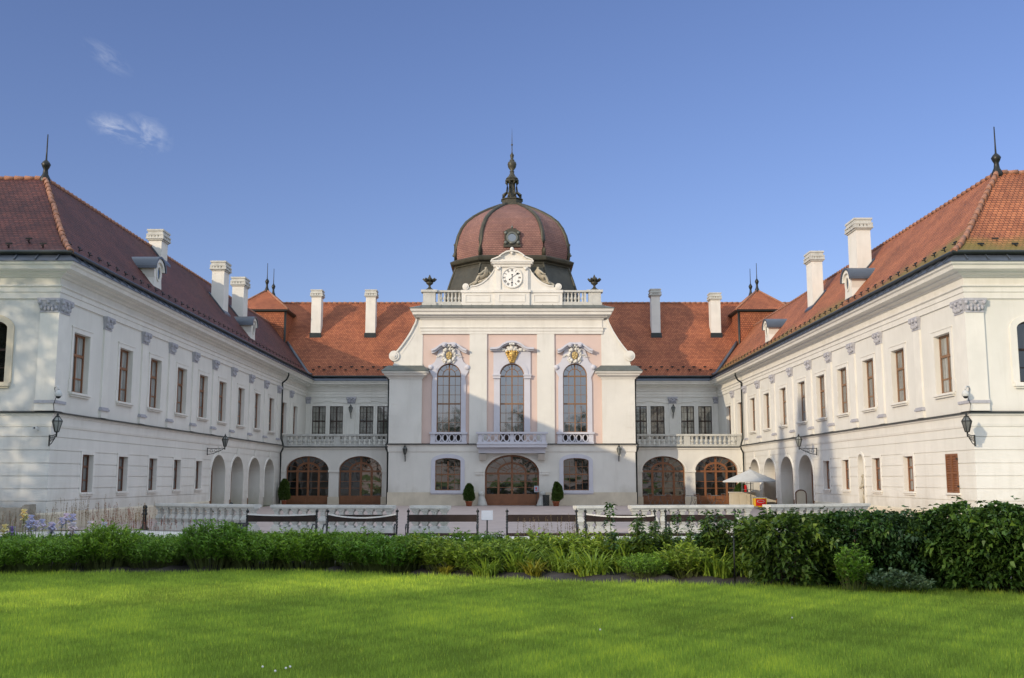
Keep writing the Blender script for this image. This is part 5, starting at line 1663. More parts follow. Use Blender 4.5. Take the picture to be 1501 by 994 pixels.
def make_bench():
    root = thing('park_bench', 'x', 'bench')
    w = .88
    for s in (-1, 1):
        m = MB(); x = s * w
        m.tube([(x, .22, 0), (x, .20, .25), (x, .24, .45), (x, .33, .94)], [.028, .024, .026, .022], 7)
        m.ball((x, .335, .985), .042, 8); m.tube([(x, .335, .96), (x, .338, 1.06)], [.02, .006], 6)
        m.tube([(x, -.26, 0), (x, -.22, .22), (x, -.25, .42)], [.026, .022, .024], 7)
        m.tube([(x, -.25, .42), (x, -.05, .39), (x, .24, .41)], .022, 6)
        m.tube([(x, -.25, .42), (x, -.28, .60), (x, -.16, .68), (x, .05, .66), (x, .27, .67)], .020, 6)
        m.tube([(x, -.24, .2), (x, 0, .13), (x, .21, .2)], .015, 6)
        for q in range(5):
            c = Vector((x, .30, .58 + .07 * q)); m.ball(c, .034, 6)
        m.build('side_frame', M['iron'], root)
    m = MB(); m.wbox(-w + .025, w - .025, .285, .318, .725, .90)
    m.build('backrest', M['benchwood'], root)
    m = MB()
    for k in range(4): m.wbox(-w + .02, w - .02, -.26 + k * .125, -.155 + k * .125, .425 - k * .006, .465 - k * .006)
    m.wbox(-w + .02, w - .02, -.285, -.262, .395, .47)
    m.build('seat', M['benchwood'], root)
    return root

def make_chair():
    root = thing('bistro_chair', 'x', 'chair')
    m = MB()
    for s in (-1, 1):
        x = s * .19
        m.tube([(x, -.2, 0), (x, .16, .46), (x, .21, .84)], .013, 5)
        m.tube([(x, .22, 0), (x, -.18, .45)], .013, 5)
    for z, y in ((.84, .21), (.1, .13)): m.tube([(-.19, y, z), (.19, y, z)], .011, 5)
    m.build('chair_frame', M['greymetal'], root)
    m = MB()
    for k in range(5): m.wbox(-.19, .19, -.2 + k * .08, -.14 + k * .08, .44, .46)
    m.build('seat', M['oakdark'], root)
    m = MB(); m.wbox(-.2, .2, .185, .205, .66, .78); m.build('backrest', M['oakdark'], root)
    return root

def make_table():
    root = thing('bistro_table', 'x', 'table')
    m = MB(); m.lathe([(.36, .70), (.37, .72), (.36, .735)], (0, 0, 0), 20); m.build('tabletop', M['greymetal'], root)
    for a in (0, 2 * pi / 3, 4 * pi / 3):
        m = MB(); m.tube([(0, 0, .70), (.03 * cos(a), .03 * sin(a), .4), (.28 * cos(a), .28 * sin(a), 0)], .014, 5); m.build('leg', M['greymetal'], root)
    return root

def topiary(X, Y, lab, h, r, lean=0.0, pot=.28, group=None):
    root = thing('potted_topiary', lab, 'potted plant', (X, Y, 0), group=group)
    m = MB(); m.lathe([(pot * .62, 0), (pot * .8, .26), (pot * .9, .27), (pot * .9, .33), (pot * .78, .33)], (X, Y, 0), 14); m.build('pot', M['terracotta'], root)
    n = 7000
    t = RNG.uniform(0, 1, n) ** .85
    a = RNG.uniform(0, 2 * pi, n)
    prof = r * np.minimum(1, (t + .03) * 7) ** .5 * np.where(t < .3, 1.0, 1 - .62 * ((t - .3) / .7) ** 1.7) * np.sqrt(np.clip((1.02 - t) * 6, 0, 1)) * (1 + .10 * np.sin(a * 3 + t * 9) + .06 * np.sin(a * 7 - t * 23))
    dep = np.sqrt(RNG.uniform(.25, 1, n))
    P = np.stack([np.cos(a) * prof * dep + lean * np.sin(t * 3), np.sin(a) * prof * dep, .34 + t * (h - .36)], 1)
    V = leaf_quads(P, np.stack([np.cos(a), np.sin(a), RNG.normal(.5, .5, n)], 1), .10, .06, .2)
    np_mesh('foliage', V, 4, 'leaf_box', RNG.uniform(.1, .9, n), parent=root)
    m = MB(); m.tube([(X, Y, .2), (X + lean * .5, Y, h * .6)], [.03, .015], 6); m.build('stem', M['bark'], root)
    return root

def umbrella(X, Y, lab):
    root = thing('parasol', lab, 'umbrella', (X, Y, 0))
    m = MB(); R_, zt, ze = 1.85, 2.42, 1.66
    for k in range(8):
        a0, a1 = 2 * pi * k / 8 + .2, 2 * pi * (k + 1) / 8 + .2
        def p(a, t): 
            return (X + cos(a) * R_ * t, Y + sin(a) * R_ * t, zt - (zt - ze) * (t ** .92))
        for t0, t1 in ((.02, .35), (.35, .7), (.7, 1)):
            m.quad(p(a0, t0), p(a1, t0), p(a1, t1), p(a0, t1))
        q = lambda a: (X + cos(a) * R_, Y + sin(a) * R_, ze - .07)
        m.quad(p(a0, 1), p(a1, 1), q(a1), q(a0))
    m.build('canopy', M['canvas'], root)
    m = MB(); m.tube([(X, Y, 0), (X, Y, 2.5)], .03, 8); m.ball((X, Y, 2.5), .05, 8); m.build('pole', M['greymetal'], root)
    m = MB()
    for k in range(8):
        a = 2 * pi * k / 8 + .2
        m.tube([(X, Y, 2.36), (X + cos(a) * R_ * .97, Y + sin(a) * R_ * .97, ze + .0)], .010, 4)
    m.build('rib', M['greymetal'], root)
    m = MB(); m.wbox(X - .35, X + .35, Y - .35, Y + .35, 0, .09); m.build('base', M['kerbgrey'], root)
    return root

# ------------------------------------------------------------------ build it all
bo = baluster_mesh(.72, True); BALS = bo
BALR = baluster_mesh(.72, False)
BALU = baluster_mesh(.72, False)

wing(-1, 'shaded left wing of the palace with shade-darkened red tiled roof and three chimneys', 'tile_shaded')
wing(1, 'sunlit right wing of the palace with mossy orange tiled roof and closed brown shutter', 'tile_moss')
arched_range(-1, 'left arcaded range in shade between the pavilion and the left wing', 'tile', 'oak')
arched_range(1, 'right arcaded range with orange oak arches lit by the sun behind the parasol', 'tile', 'oak')
pavilion()

# wall lanterns
L0 = make_lantern(1.28)
L1 = make_lantern(.34)
def lamp(src, first, loc, rz, lab, k=.74):
    o = src if first else copy_tree(src)
    o.location = loc; o.rotation_euler = (0, 0, rz); o.scale = (k, k, k); o['label'] = lab; o['group'] = 'black wall lanterns of the palace'
lamp(L0, True, (-16.33, 36.27, 3.25), radians(38), 'black lantern on the corner of the shaded left wing')
for loc, rz, lab in (((16.33, 36.27, 3.25), radians(-38), 'black lantern on the sunlit corner casting a big shadow'),
                     ((-16.22, 54.75, 3.35), radians(90), 'black lantern on a long bracket beside the arches of the left wing'),
                     ((16.22, 54.75, 3.35), radians(-90), 'black lantern on a long bracket beside the arches of the right wing')):
    lamp(L0, False, loc, rz, lab)
lamp(L1, True, (-7.25, 69.98, 3.28), 0, 'black lantern on the pavilion left of the entrance door')
for loc, lab in (((7.25, 69.98, 3.28), 'black lantern on the pavilion right of the entrance door'), ((-12.7, 80.86, 6.82), 'black lantern on the upper wall above the left balcony'), ((12.7, 80.86, 6.82), 'black lantern on the upper wall above the right balcony')):
    lamp(L1, False, loc, 0, lab)

security_camera(-16.22, 36.25, 4.70, 1, 'white dome camera on the corner of the shaded left wing')
security_camera(16.22, 36.25, 4.70, -1, 'white dome camera on the sunlit corner of the right wing')
bc = thing('security_camera', 'small white box camera on the end wall of the left wing', 'camera', (-16.75, 36.2, 3.5), group='security cameras on the palace walls')
m = MB(); m.wbox(-16.83, -16.67, 36.0, 36.2, 3.52, 3.62); m.tube([(-16.75, 36.3, 3.5), (-16.75, 36.15, 3.55)], .02, 6); m.build('housing', M['canvas'], bc)
m = MB(); m.tube([(-16.75, 36.0, 3.57), (-16.75, 35.985, 3.57)], .03, 8); m.build('lens', M['black'], bc)

urn(-5.75, 'dark lead urn on the left end of the pavilion parapet')
urn(5.75, 'dark lead urn on the right end of the pavilion parapet')
gable_statue(-1, 'reclining stone figure on the gable slope left of the clock')
gable_statue(1, 'reclining stone figure on the gable slope right of the clock')
niche_statue()

terrace_balustrade(-1, 'weathered grey stone balustrade left of the terrace opening, in shade')
terrace_balustrade(1, 'cream stone balustrade right of the terrace opening, partly sunlit')

BX = [(414, 'park bench at the far left, white tape sagging along its backrest'), (531.5, 'second park bench from the left, white tape looped from end to end'), (649.5, 'park bench left of the white sign with nothing on its backrest'),
      (794, 'park bench behind dry grass, right of the white sign'), (908.5, 'park bench behind two dark leafy saplings, with tape on its backrest'), (1026, 'park bench furthest right, half hidden by dark shrubs')]
B0 = make_bench()
BY = 26.0
for i, (px, lab) in enumerate(BX):
    o = B0 if i == 0 else copy_tree(B0)
    o.location = ((px - 750.5) * BY / 1501, BY, 0); o['label'] = lab; o['group'] = 'park benches in a row before the terrace'
for k, (px, sag, lab) in enumerate(((414, .05, 'white tape strip along the bench at the far left'), (531.5, .09, 'white tape strip hanging in a curve on the second bench'), (908.5, .05, 'white tape strip on the bench behind the saplings'))):
    x0 = (px - 750.5) * BY / 1501
    m = MB()
    pts = [(x0 - .86 + 1.72 * t, BY + .265, .915 - sag * 4 * t * (1 - t) * (1 if k else .6) - (.03 * t if k == 2 else 0)) for t in [q / 16 for q in range(17)]]
    for a, b in zip(pts, pts[1:]):
        m.hexa([(a[0], a[1], a[2] - .018), (b[0], b[1], b[2] - .018), (b[0], b[1] + .004, b[2] - .018), (a[0], a[1] + .004, a[2] - .018), (a[0], a[1], a[2] + .018), (b[0], b[1], b[2] + .018), (b[0], b[1] + .004, b[2] + .018), (a[0], a[1] + .004, a[2] + .018)])
    tag(m.build('barrier_tape', M['tape']), lab, 'tape', 'barrier tapes on the benches')

# info sign, bins, bollards
r = thing('info_sign', 'small white tilted panel on a thin post between the third and fourth bench', 'sign', (-.65, 27.2, 0))
m = MB(); m.hexa([(-.80, 27.1, .74), (-.50, 27.1, .74), (-.50, 27.12, .73), (-.80, 27.12, .73), (-.80, 27.22, .98), (-.50, 27.22, .98), (-.50, 27.24, .97), (-.80, 27.24, .97)]); m.build('panel', M['paper'], r)
m = MB(); m.tube([(-.65, 27.2, 0), (-.65, 27.2, .85)], .02, 6); m.build('post', M['iron'], r)
r = thing('sign_stand', 'thin stand with a white notice at the right side of the entrance door', 'sign', (1.62, 69.2, 0))
m = MB(); m.tube([(1.62, 69.2, 0), (1.62, 69.2, .95)], .018, 6); m.lathe([(.14, 0), (.14, .02), (.03, .03)], (1.62, 69.2, 0), 12); m.build('post', M['iron'], r)
m = MB(); m.wbox(1.48, 1.78, 69.17, 69.19, .92, 1.34); m.build('panel', M['paper'], r)
m = MB(); m.wbox(1.57, 1.66, 69.163, 69.168, 1.10, 1.24); m.wbox(1.54, 1.72, 69.163, 69.168, 1.0, 1.03); m.build('print', M['red'], r)
r = thing('litter_bin', 'dark green slatted litter bin right of the entrance', 'bin', (2.28, 69.2, 0))
m = MB()
m.wbox(2.08, 2.48, 69.0, 69.4, .03, .10)
for k in range(6): m.wbox(2.08 + k * .07, 2.13 + k * .07, 69.0, 69.03, .1, .68); m.wbox(2.08 + k * .07, 2.13 + k * .07, 69.37, 69.4, .1, .68); m.wbox(2.08, 2.11, 69.0 + k * .07, 69.05 + k * .07, .1, .68); m.wbox(2.45, 2.48, 69.0 + k * .07, 69.05 + k * .07, .1, .68)
m.wbox(2.06, 2.50, 68.98, 69.42, .68, .74); m.build('bin_body', M['gutter'], r)
for s, lab in ((-1, 'white stone guard cone left of the entrance door'), (1, 'white stone guard cone right of the entrance door')):
    x = s * 2.08
    m = MB(); m.lathe([(.36, 0), (.33, .1), (.20, .62), (.19, .68), (.22, .72), (.22, .86), (.16, .94), (.05, .97)], (x, 69.62, 0), 14)
    for i, v in enumerate(m.v):
        z = v[2]; m.v[i] = (v[0] - s * .10 * (1 - z), v[1], v[2])
    tag(m.build('guard_stone', M['balstone']), lab, 'guard stone', 'guard stones at the entrance')
r = thing('litter_box', 'dark blue open box bin beside the far left bench', 'bin', (-7.25, 27.6, 0))
m = MB(); m.wbox(-7.40, -7.06, 27.45, 27.8, .05, .58); m.build('bin_body', M['sheet'], r)
m = MB(); m.wbox(-7.43, -7.03, 27.42, 27.83, .58, .64); m.build('rim', M['black'], r)
for x, y, lab in ((-13.05, 36.9, 'black cast iron bollard at the left end of the balustrade'), (-11.1, 41.0, 'black cast iron bollard seen through the left balustrade')):
    r = thing('bollard', lab, 'bollard', (x, y, 0), group='cast iron bollards')
    m = MB(); m.lathe([(.16, 0), (.16, .06), (.10, .12), (.075, .2), (.065, .52), (.11, .56), (.075, .60), (.07, .68), (.10, .70), (.05, .74)], (x, y, 0), 12); m.build('post', M['iron'], r)
    m = MB(); m.ball((x, y, .80), .085, 10); m.build('ball_top', M['iron'], r)
# broken stone block before the left wing
m = MB(Fr((0, 35.35, 0), (1, 0, 0), (0, -1, 0)))
top = [(-19.9, .92), (-19.1, .98), (-18.75, .96), (-18.5, .86), (-18.28, .70), (-18.1, .78), (-17.8, .84), (-17.45, .80), (-17.2, .83), (-16.95, .80), (-16.72, .84), (-16.62, .93), (-16.50, .93)]
m.poly_prism([(-19.9, -.05), (-16.48, -.05)] + top[::-1], -.6, 0)
m.poly_prism([(-19.9, -.05), (-16.40, -.05), (-16.40, .16), (-19.9, .16)], 0.001, .10)
m.poly_prism([(-16.66, .161), (-16.46, .161), (-16.46, .90), (-16.66, .90)], 0.001, .07)
tag(m.build('stone_block', M['rubble']), 'rough broken stone block standing before the end wall of the left wing', 'stone')

# topiaries and terrace furniture
topiary(-2.85, 68.7, 'clipped evergreen in a terracotta pot left of the entrance', 1.50, .34, group='potted evergreens at the entrance')
topiary(2.92, 68.7, 'clipped evergreen leaning right in a terracotta pot by the green bin', 1.60, .34, .12, group='potted evergreens at the entrance')
topiary(-15.75, 71.6, 'dark cone shaped evergreen in the corner by the left arch', 1.80, .36, pot=.22)
topiary(15.35, 69.3, 'round shrub in a pot under the parasol', 1.55, .45, pot=.4)
umbrella(15.1, 65.5, 'pale grey parasol over the cafe counter by the right arches')
r = thing('cafe_counter', 'cream panelled cafe counter under the parasol', 'counter', (14.9, 67.0, 0))
m = MB(); m.wbox(14.1, 15.7, 66.7, 67.3, .05, .92)
for k in range(3): m.wbox(14.2 + k * .5, 14.6 + k * .5, 66.68, 66.7, .15, .8)
m.build('counter_body', M['creampaint'], r)
m = MB(); m.wbox(14.05, 15.75, 66.64, 67.36, .92, .96); m.build('counter_top', M['trim'], r)
r = thing('ice_cream_freezer', 'small red and yellow freezer chest beside the cafe counter', 'freezer', (15.85, 65.6, 0))
m = MB(); m.wbox(15.3, 16.05, 65.3, 65.9, .04, .60); m.build('freezer_body', M['yellow'], r)
m = MB(); m.wbox(15.36, 15.99, 65.28, 65.297, .12, .55); m.build('front_panel', M['red'], r)
m = MB(); m.poly_prism([], 0, 0) if False else None
f_ = Fr((0, 65.28, 0), (1, 0, 0), (0, -1, 0)); m = MB(f_); m.poly_prism([(15.67 + .24 * cos(2 * pi * k / 24), .40 + .09 * sin(2 * pi * k / 24)) for k in range(24)], 0.0, .006); m.build('emblem', M['paper'], r)
m = MB(f_); m.poly_prism([(15.67 + .20 * cos(2 * pi * k / 24), .40 + .065 * sin(2 * pi * k / 24)) for k in range(24)], 0.006, .010); m.build('emblem', M['red'], r)
m = MB(); m.wbox(15.28, 16.07, 65.28, 65.92, .60, .66); m.build('lid', M['paper'], r)
r = thing('display_rack', 'tall grey wire display rack beside the freezer', 'rack', (15.6, 68.6, 0))
m = MB()
for x in (15.25, 15.6, 15.95):
    for y in (68.4, 68.75): m.tube([(x, y, 0), (x, y, 1.75)], .016, 5)
for z in (.3, .7, 1.1, 1.5, 1.75):
    for y in (68.4, 68.75): m.tube([(15.25, y, z), (15.95, y, z)], .012, 5)
m.build('rack_frame', M['greymetal'], r)
m = MB(); m.wbox(15.4, 15.52, 68.5, 68.62, .95, 1.4); m.build('red_bottle_display', M['red'], r)
r = thing('menu_board', 'arched wooden menu board standing before the right arches', 'sign', (15.9, 57.0, 0))
f_ = Fr((0, 57.0, 0), (1, 0, 0), (0, -1, 0))
m = MB(f_); o_ = outline(15.9, .62, .02, 1.22, .98); i_ = outline(15.9, .62, .02, 1.22, .98, .05); m.ring(o_ + [o_[0]], i_ + [i_[0]], -.03, .03); m.build('board_frame', M['oakdark'], r)
m = MB(f_); m.face([m.P(u, v, 0) for u, v in outline(15.9, .62, .02, 1.22, .98, .03)]); m.build('board', M['creampaint'], r)
CH0, TB0 = make_chair(), make_table()
for i, (x, y, a, lab) in enumerate(((9.25, 68.2, .6, 'bistro chair nearest the pavilion corner on the terrace'), (10.3, 67.6, 2.5, 'bistro chair turned away before the first orange arch'), (11.15, 68.3, 4.0, 'bistro chair before the middle of the first orange arch'),
                                   (12.2, 68.0, .3, 'bistro chair before the pier between the orange arches'), (13.0, 67.4, 2.0, 'bistro chair left of the small cafe table by the parasol'), (13.75, 68.2, 5.2, 'bistro chair closest to the cafe counter'))):
    o = CH0 if i == 0 else copy_tree(CH0)
    o.location = (x, y, 0); o.rotation_euler = (0, 0, a); o['label'] = lab; o['group'] = 'bistro chairs on the terrace'
for i, (x, y, lab) in enumerate(((9.8, 68.5, 'round bistro table before the left half of the first orange arch'), (11.75, 67.7, 'round bistro table before the pier between the orange arches'), (13.35, 67.9, 'round bistro table next to the cafe counter'))):
    o = TB0 if i == 0 else copy_tree(TB0)
    o.location = (x, y, 0); o['label'] = lab; o['group'] = 'bistro tables on the terrace'

# ------------------------------------------------------------------ ground
def sheet(name, pts, z, m):
    mb = MB(); mb.face([(x, y, z) for x, y in pts]); return tag(mb.build(name, M[m]), kind='structure')
sheet('ground', [(-600, -400), (600, -400), (600, 900), (-600, 900)], -.06, 'lawnsoil')
BF = [(-30, 19.6), (-14, 19.6), (-9.9, 19.75), (-7.0, 20.1), (-4.8, 20.4), (-2.5, 19.7), (-.64, 19.0), (.4, 18.5), (3.0, 17.8), (4.4, 17.6), (6.8, 16.95), (8.2, 16.15), (12, 15.4), (30, 14.5)]
sheet('lawn', [(-30, -40), (30, -40)] + [(x, y + .02) for x, y in reversed(BF)], 0.0, 'lawnsoil')
def front(x):
    for (a, ya), (b, yb) in zip(BF, BF[1:]):
        if a <= x <= b: return ya + (yb - ya) * (x - a) / (b - a)
    return 20
mb = MB()
xs = [-30 + k * .25 for k in range(241)]
for a, b in zip(xs, xs[1:]):
    for k in range(8):
        q = lambda x, t: (x, front(x) + (24.6 - front(x)) * t, .03 + (.03 * sin(x * 7.3 + t * 9) + .025 * sin(x * 15.1 - t * 21)) * (0 < t < 1) + (.03 if 0 < t < 1 else -.035))
        mb.face((q(a, k / 8), q(b, k / 8), q(b, (k + 1) / 8), q(a, (k + 1) / 8)), None, True)
tag(mb.build('flower_bed_soil', M['soil']), kind='structure')
sheet('gravel_path', [(-30, 24.55), (30, 24.55), (30, 33.3), (13, 36.5), (8.4, 34.5), (3.4, 33.4), (-3.4, 33.4), (-8.4, 34.5), (-13, 36.5), (-30, 33.3)], .004, 'gravel')
sheet('terrace_paving', [(-16.2, 36.6), (-13.2, 36.75), (-8.4, 34.65), (-3.6, 33.7), (3.6, 33.7), (8.4, 34.65), (13.2, 36.75), (16.2, 36.6), (16.2, 73), (-16.2, 73)], .008, 'paving')
sheet('kerb_strip', [(-13.4, 36.6), (-8.4, 34.4), (-3.6, 33.45), (-1.5, 33.1), (-1.5, 33.3), (-3.6, 33.72), (-8.4, 34.67), (-13.4, 36.9)], .014, 'kerbgrey')
m = MB()
for a, b in (((-8.36, 24.55), (8.36, 24.58)),): m.wbox(-14, 14, 24.5, 24.6, -.02, .07)
tag(m.build('bed_edging', M['kerbgrey']), kind='structure')

# ------------------------------------------------------------------ lawn grass
def lawn_grass(n):
    y = 7.6 + (22.5 - 7.6) * RNG.uniform(0, 1, int(n * 1.9)) ** 1.25
    x = RNG.uniform(-1, 1, len(y)) * (y * .54 + 1.6)
    far_ = RNG.uniform(0, 1, len(y)) < .12          # thinner grass beyond the sides of the frame
    x = np.where(far_, np.sign(x) * (y * .54 + 1.6 + RNG.uniform(0, 4.5, len(y))), x)
    fy = np.interp(x, [p[0] for p in BF], [p[1] for p in BF])
    k = y < fy + RNG.uniform(-.06, .13, len(y))
    x, y = x[k][:n], y[k][:n]
    n = len(x)
    base = np.stack([x, y, 0 * x], 1)
    az = RNG.uniform(0, 2 * pi, n)
    patch = .5 + .16 * np.sin(x * 1.1 + y * .6) + .16 * np.sin(x * 2.7 - y * 1.9 + 1) * np.sin(y * 1.3 + x * .4) + .15 * np.sin(x * .45 - y * 1.2 + .8 * np.sin(x * .9)) + .14 * np.sin(x * 5.1 + y * 4.3 + 2 * np.sin(y * 2.1)) + .12 * np.sin(x * 9.3 - y * 7.7)
    L = RNG.uniform(.035, .078, n) * (.8 + .5 * patch)
    edge = np.clip(1 - (np.interp(x, [p[0] for p in BF], [p[1] for p in BF]) - y) / .35, 0, 1)
    L = L * (1 + .5 * edge)
    lean = np.abs(RNG.normal(.24, .24, n))
    W = .0044 * (.7 + y / 18)
    side = np.stack([-np.sin(az), np.cos(az), 0 * az], 1)
    d = np.stack([np.cos(az) * np.sin(lean), np.sin(az) * np.sin(lean), np.cos(lean)], 1)
    tip = base + d * L[:, None]
    V = np.stack([base - side * W[:, None], base + side * W[:, None], tip], 1)
    tint = np.clip(-.02 + .75 * patch + RNG.normal(0, .22, n) + (RNG.uniform(0, 1, n) > .95) * .5, 0, 1)
    o = np_mesh('lawn_grass', V, 3, 'grassblade', tint)
    tag(o, kind='stuff')
lawn_grass(610000)
# a few white clover heads in the lawn
m = MB()
for px, py in ((397, 975), (415, 981), (430, 977), (436, 975), (876, 922), (1150, 905), (8, 897)):
    Y = 1.8 * 1501 / (py - 702); m.ball(((px - 750.5) * Y / 1501, Y, .06), .012, 6)
o = m.build('clover_flowers', M['clockwhite']); tag(o, kind='stuff')

# ------------------------------------------------------------------ flower bed
G_BED = 'leafy plants of the flower bed'
proto = {}
proto['tall'] = [mound('perennial_bush', 'x', 'plant', 'leaf_bright', .86, .66, 190, 22, .15, .028) for _ in range(2)]
proto['light'] = [mound('perennial_bush', 'x', 'plant', 'leaf_light', .70, .62, 120, 18, .17, .036, up=.45) for _ in range(2)]
proto['low'] = [mound('perennial_bush', 'x', 'plant', 'leaf_bright', .62, .78, 190, 20, .13, .026, flat=.22) for _ in range(2)]
proto['strap'] = [strappy('day_lily', 'x', 'plant', 'leaf_light', .60, 150, .036, .34, bend=2.0) for _ in range(2)]
proto['yellow'] = [strappy('day_lily', 'x', 'plant', 'leaf_yellow', .46, 60, .034, .16, bend=1.9)]
proto['dark'] = [hedge_bush('evergreen_shrub', 'x', 'shrub', mt_, 1.05, .78, .7, n_, L_, W_l) for mt_, n_, L_, W_l in (('leaf_dark', 5200, .10, .055), ('leaf_dark_warm', 4300, .12, .06), ('leaf_dark_cool', 6000, .085, .05))]
proto['sapling'] = [sapling('leafy_sapling', 'x', 'shrub', 'leaf_dark', 1.28, 170, .14, L=.14, W=.05, stems=2)]
proto['sapbush'] = [sapling('leafy_sapling', 'x', 'shrub', 'leaf_dark', 1.18, 800, .55, L=.14, W=.05, stems=9), sapling('leafy_sapling', 'x', 'shrub', 'leaf_dark_warm', 1.12, 640, .6, L=.15, W=.05, stems=7)]
proto['sage'] = [mound('sage_plant', 'x', 'plant', 'leaf_sage', .42, .5, 60, 10, .13, .06, flat=.4)]
proto['mid'] = [mound('perennial_bush', 'x', 'plant', 'leaf_bright', .80, .34, 46, 18, .14, .036)]
used = {}
def plant(kind, px, Y, s, lab, sz=None):
    v = proto[kind][random.randrange(len(proto[kind]))]
    first = v.name not in used
    used[v.name] = 1
    o = v if first else copy_tree(v)
    Y = Y - ((1.2 if px < 600 else .72) if Y < 23.2 else .3)
    o.location = ((px - 750.5) * Y / 1501, Y, .02)
    o.rotation_euler = (0, 0, random.uniform(0, 6.28))
    k_ = 1.0 if kind in ('dark', 'sapling', 'sapbush', 'mid', 'sage') or px < 375 else (.95 if px < 1060 else 1.0)
    o.scale = (s, s, (sz or s) * k_)
    o['label'] = lab; o['group'] = G_BED
W_ = ['a', 'b']
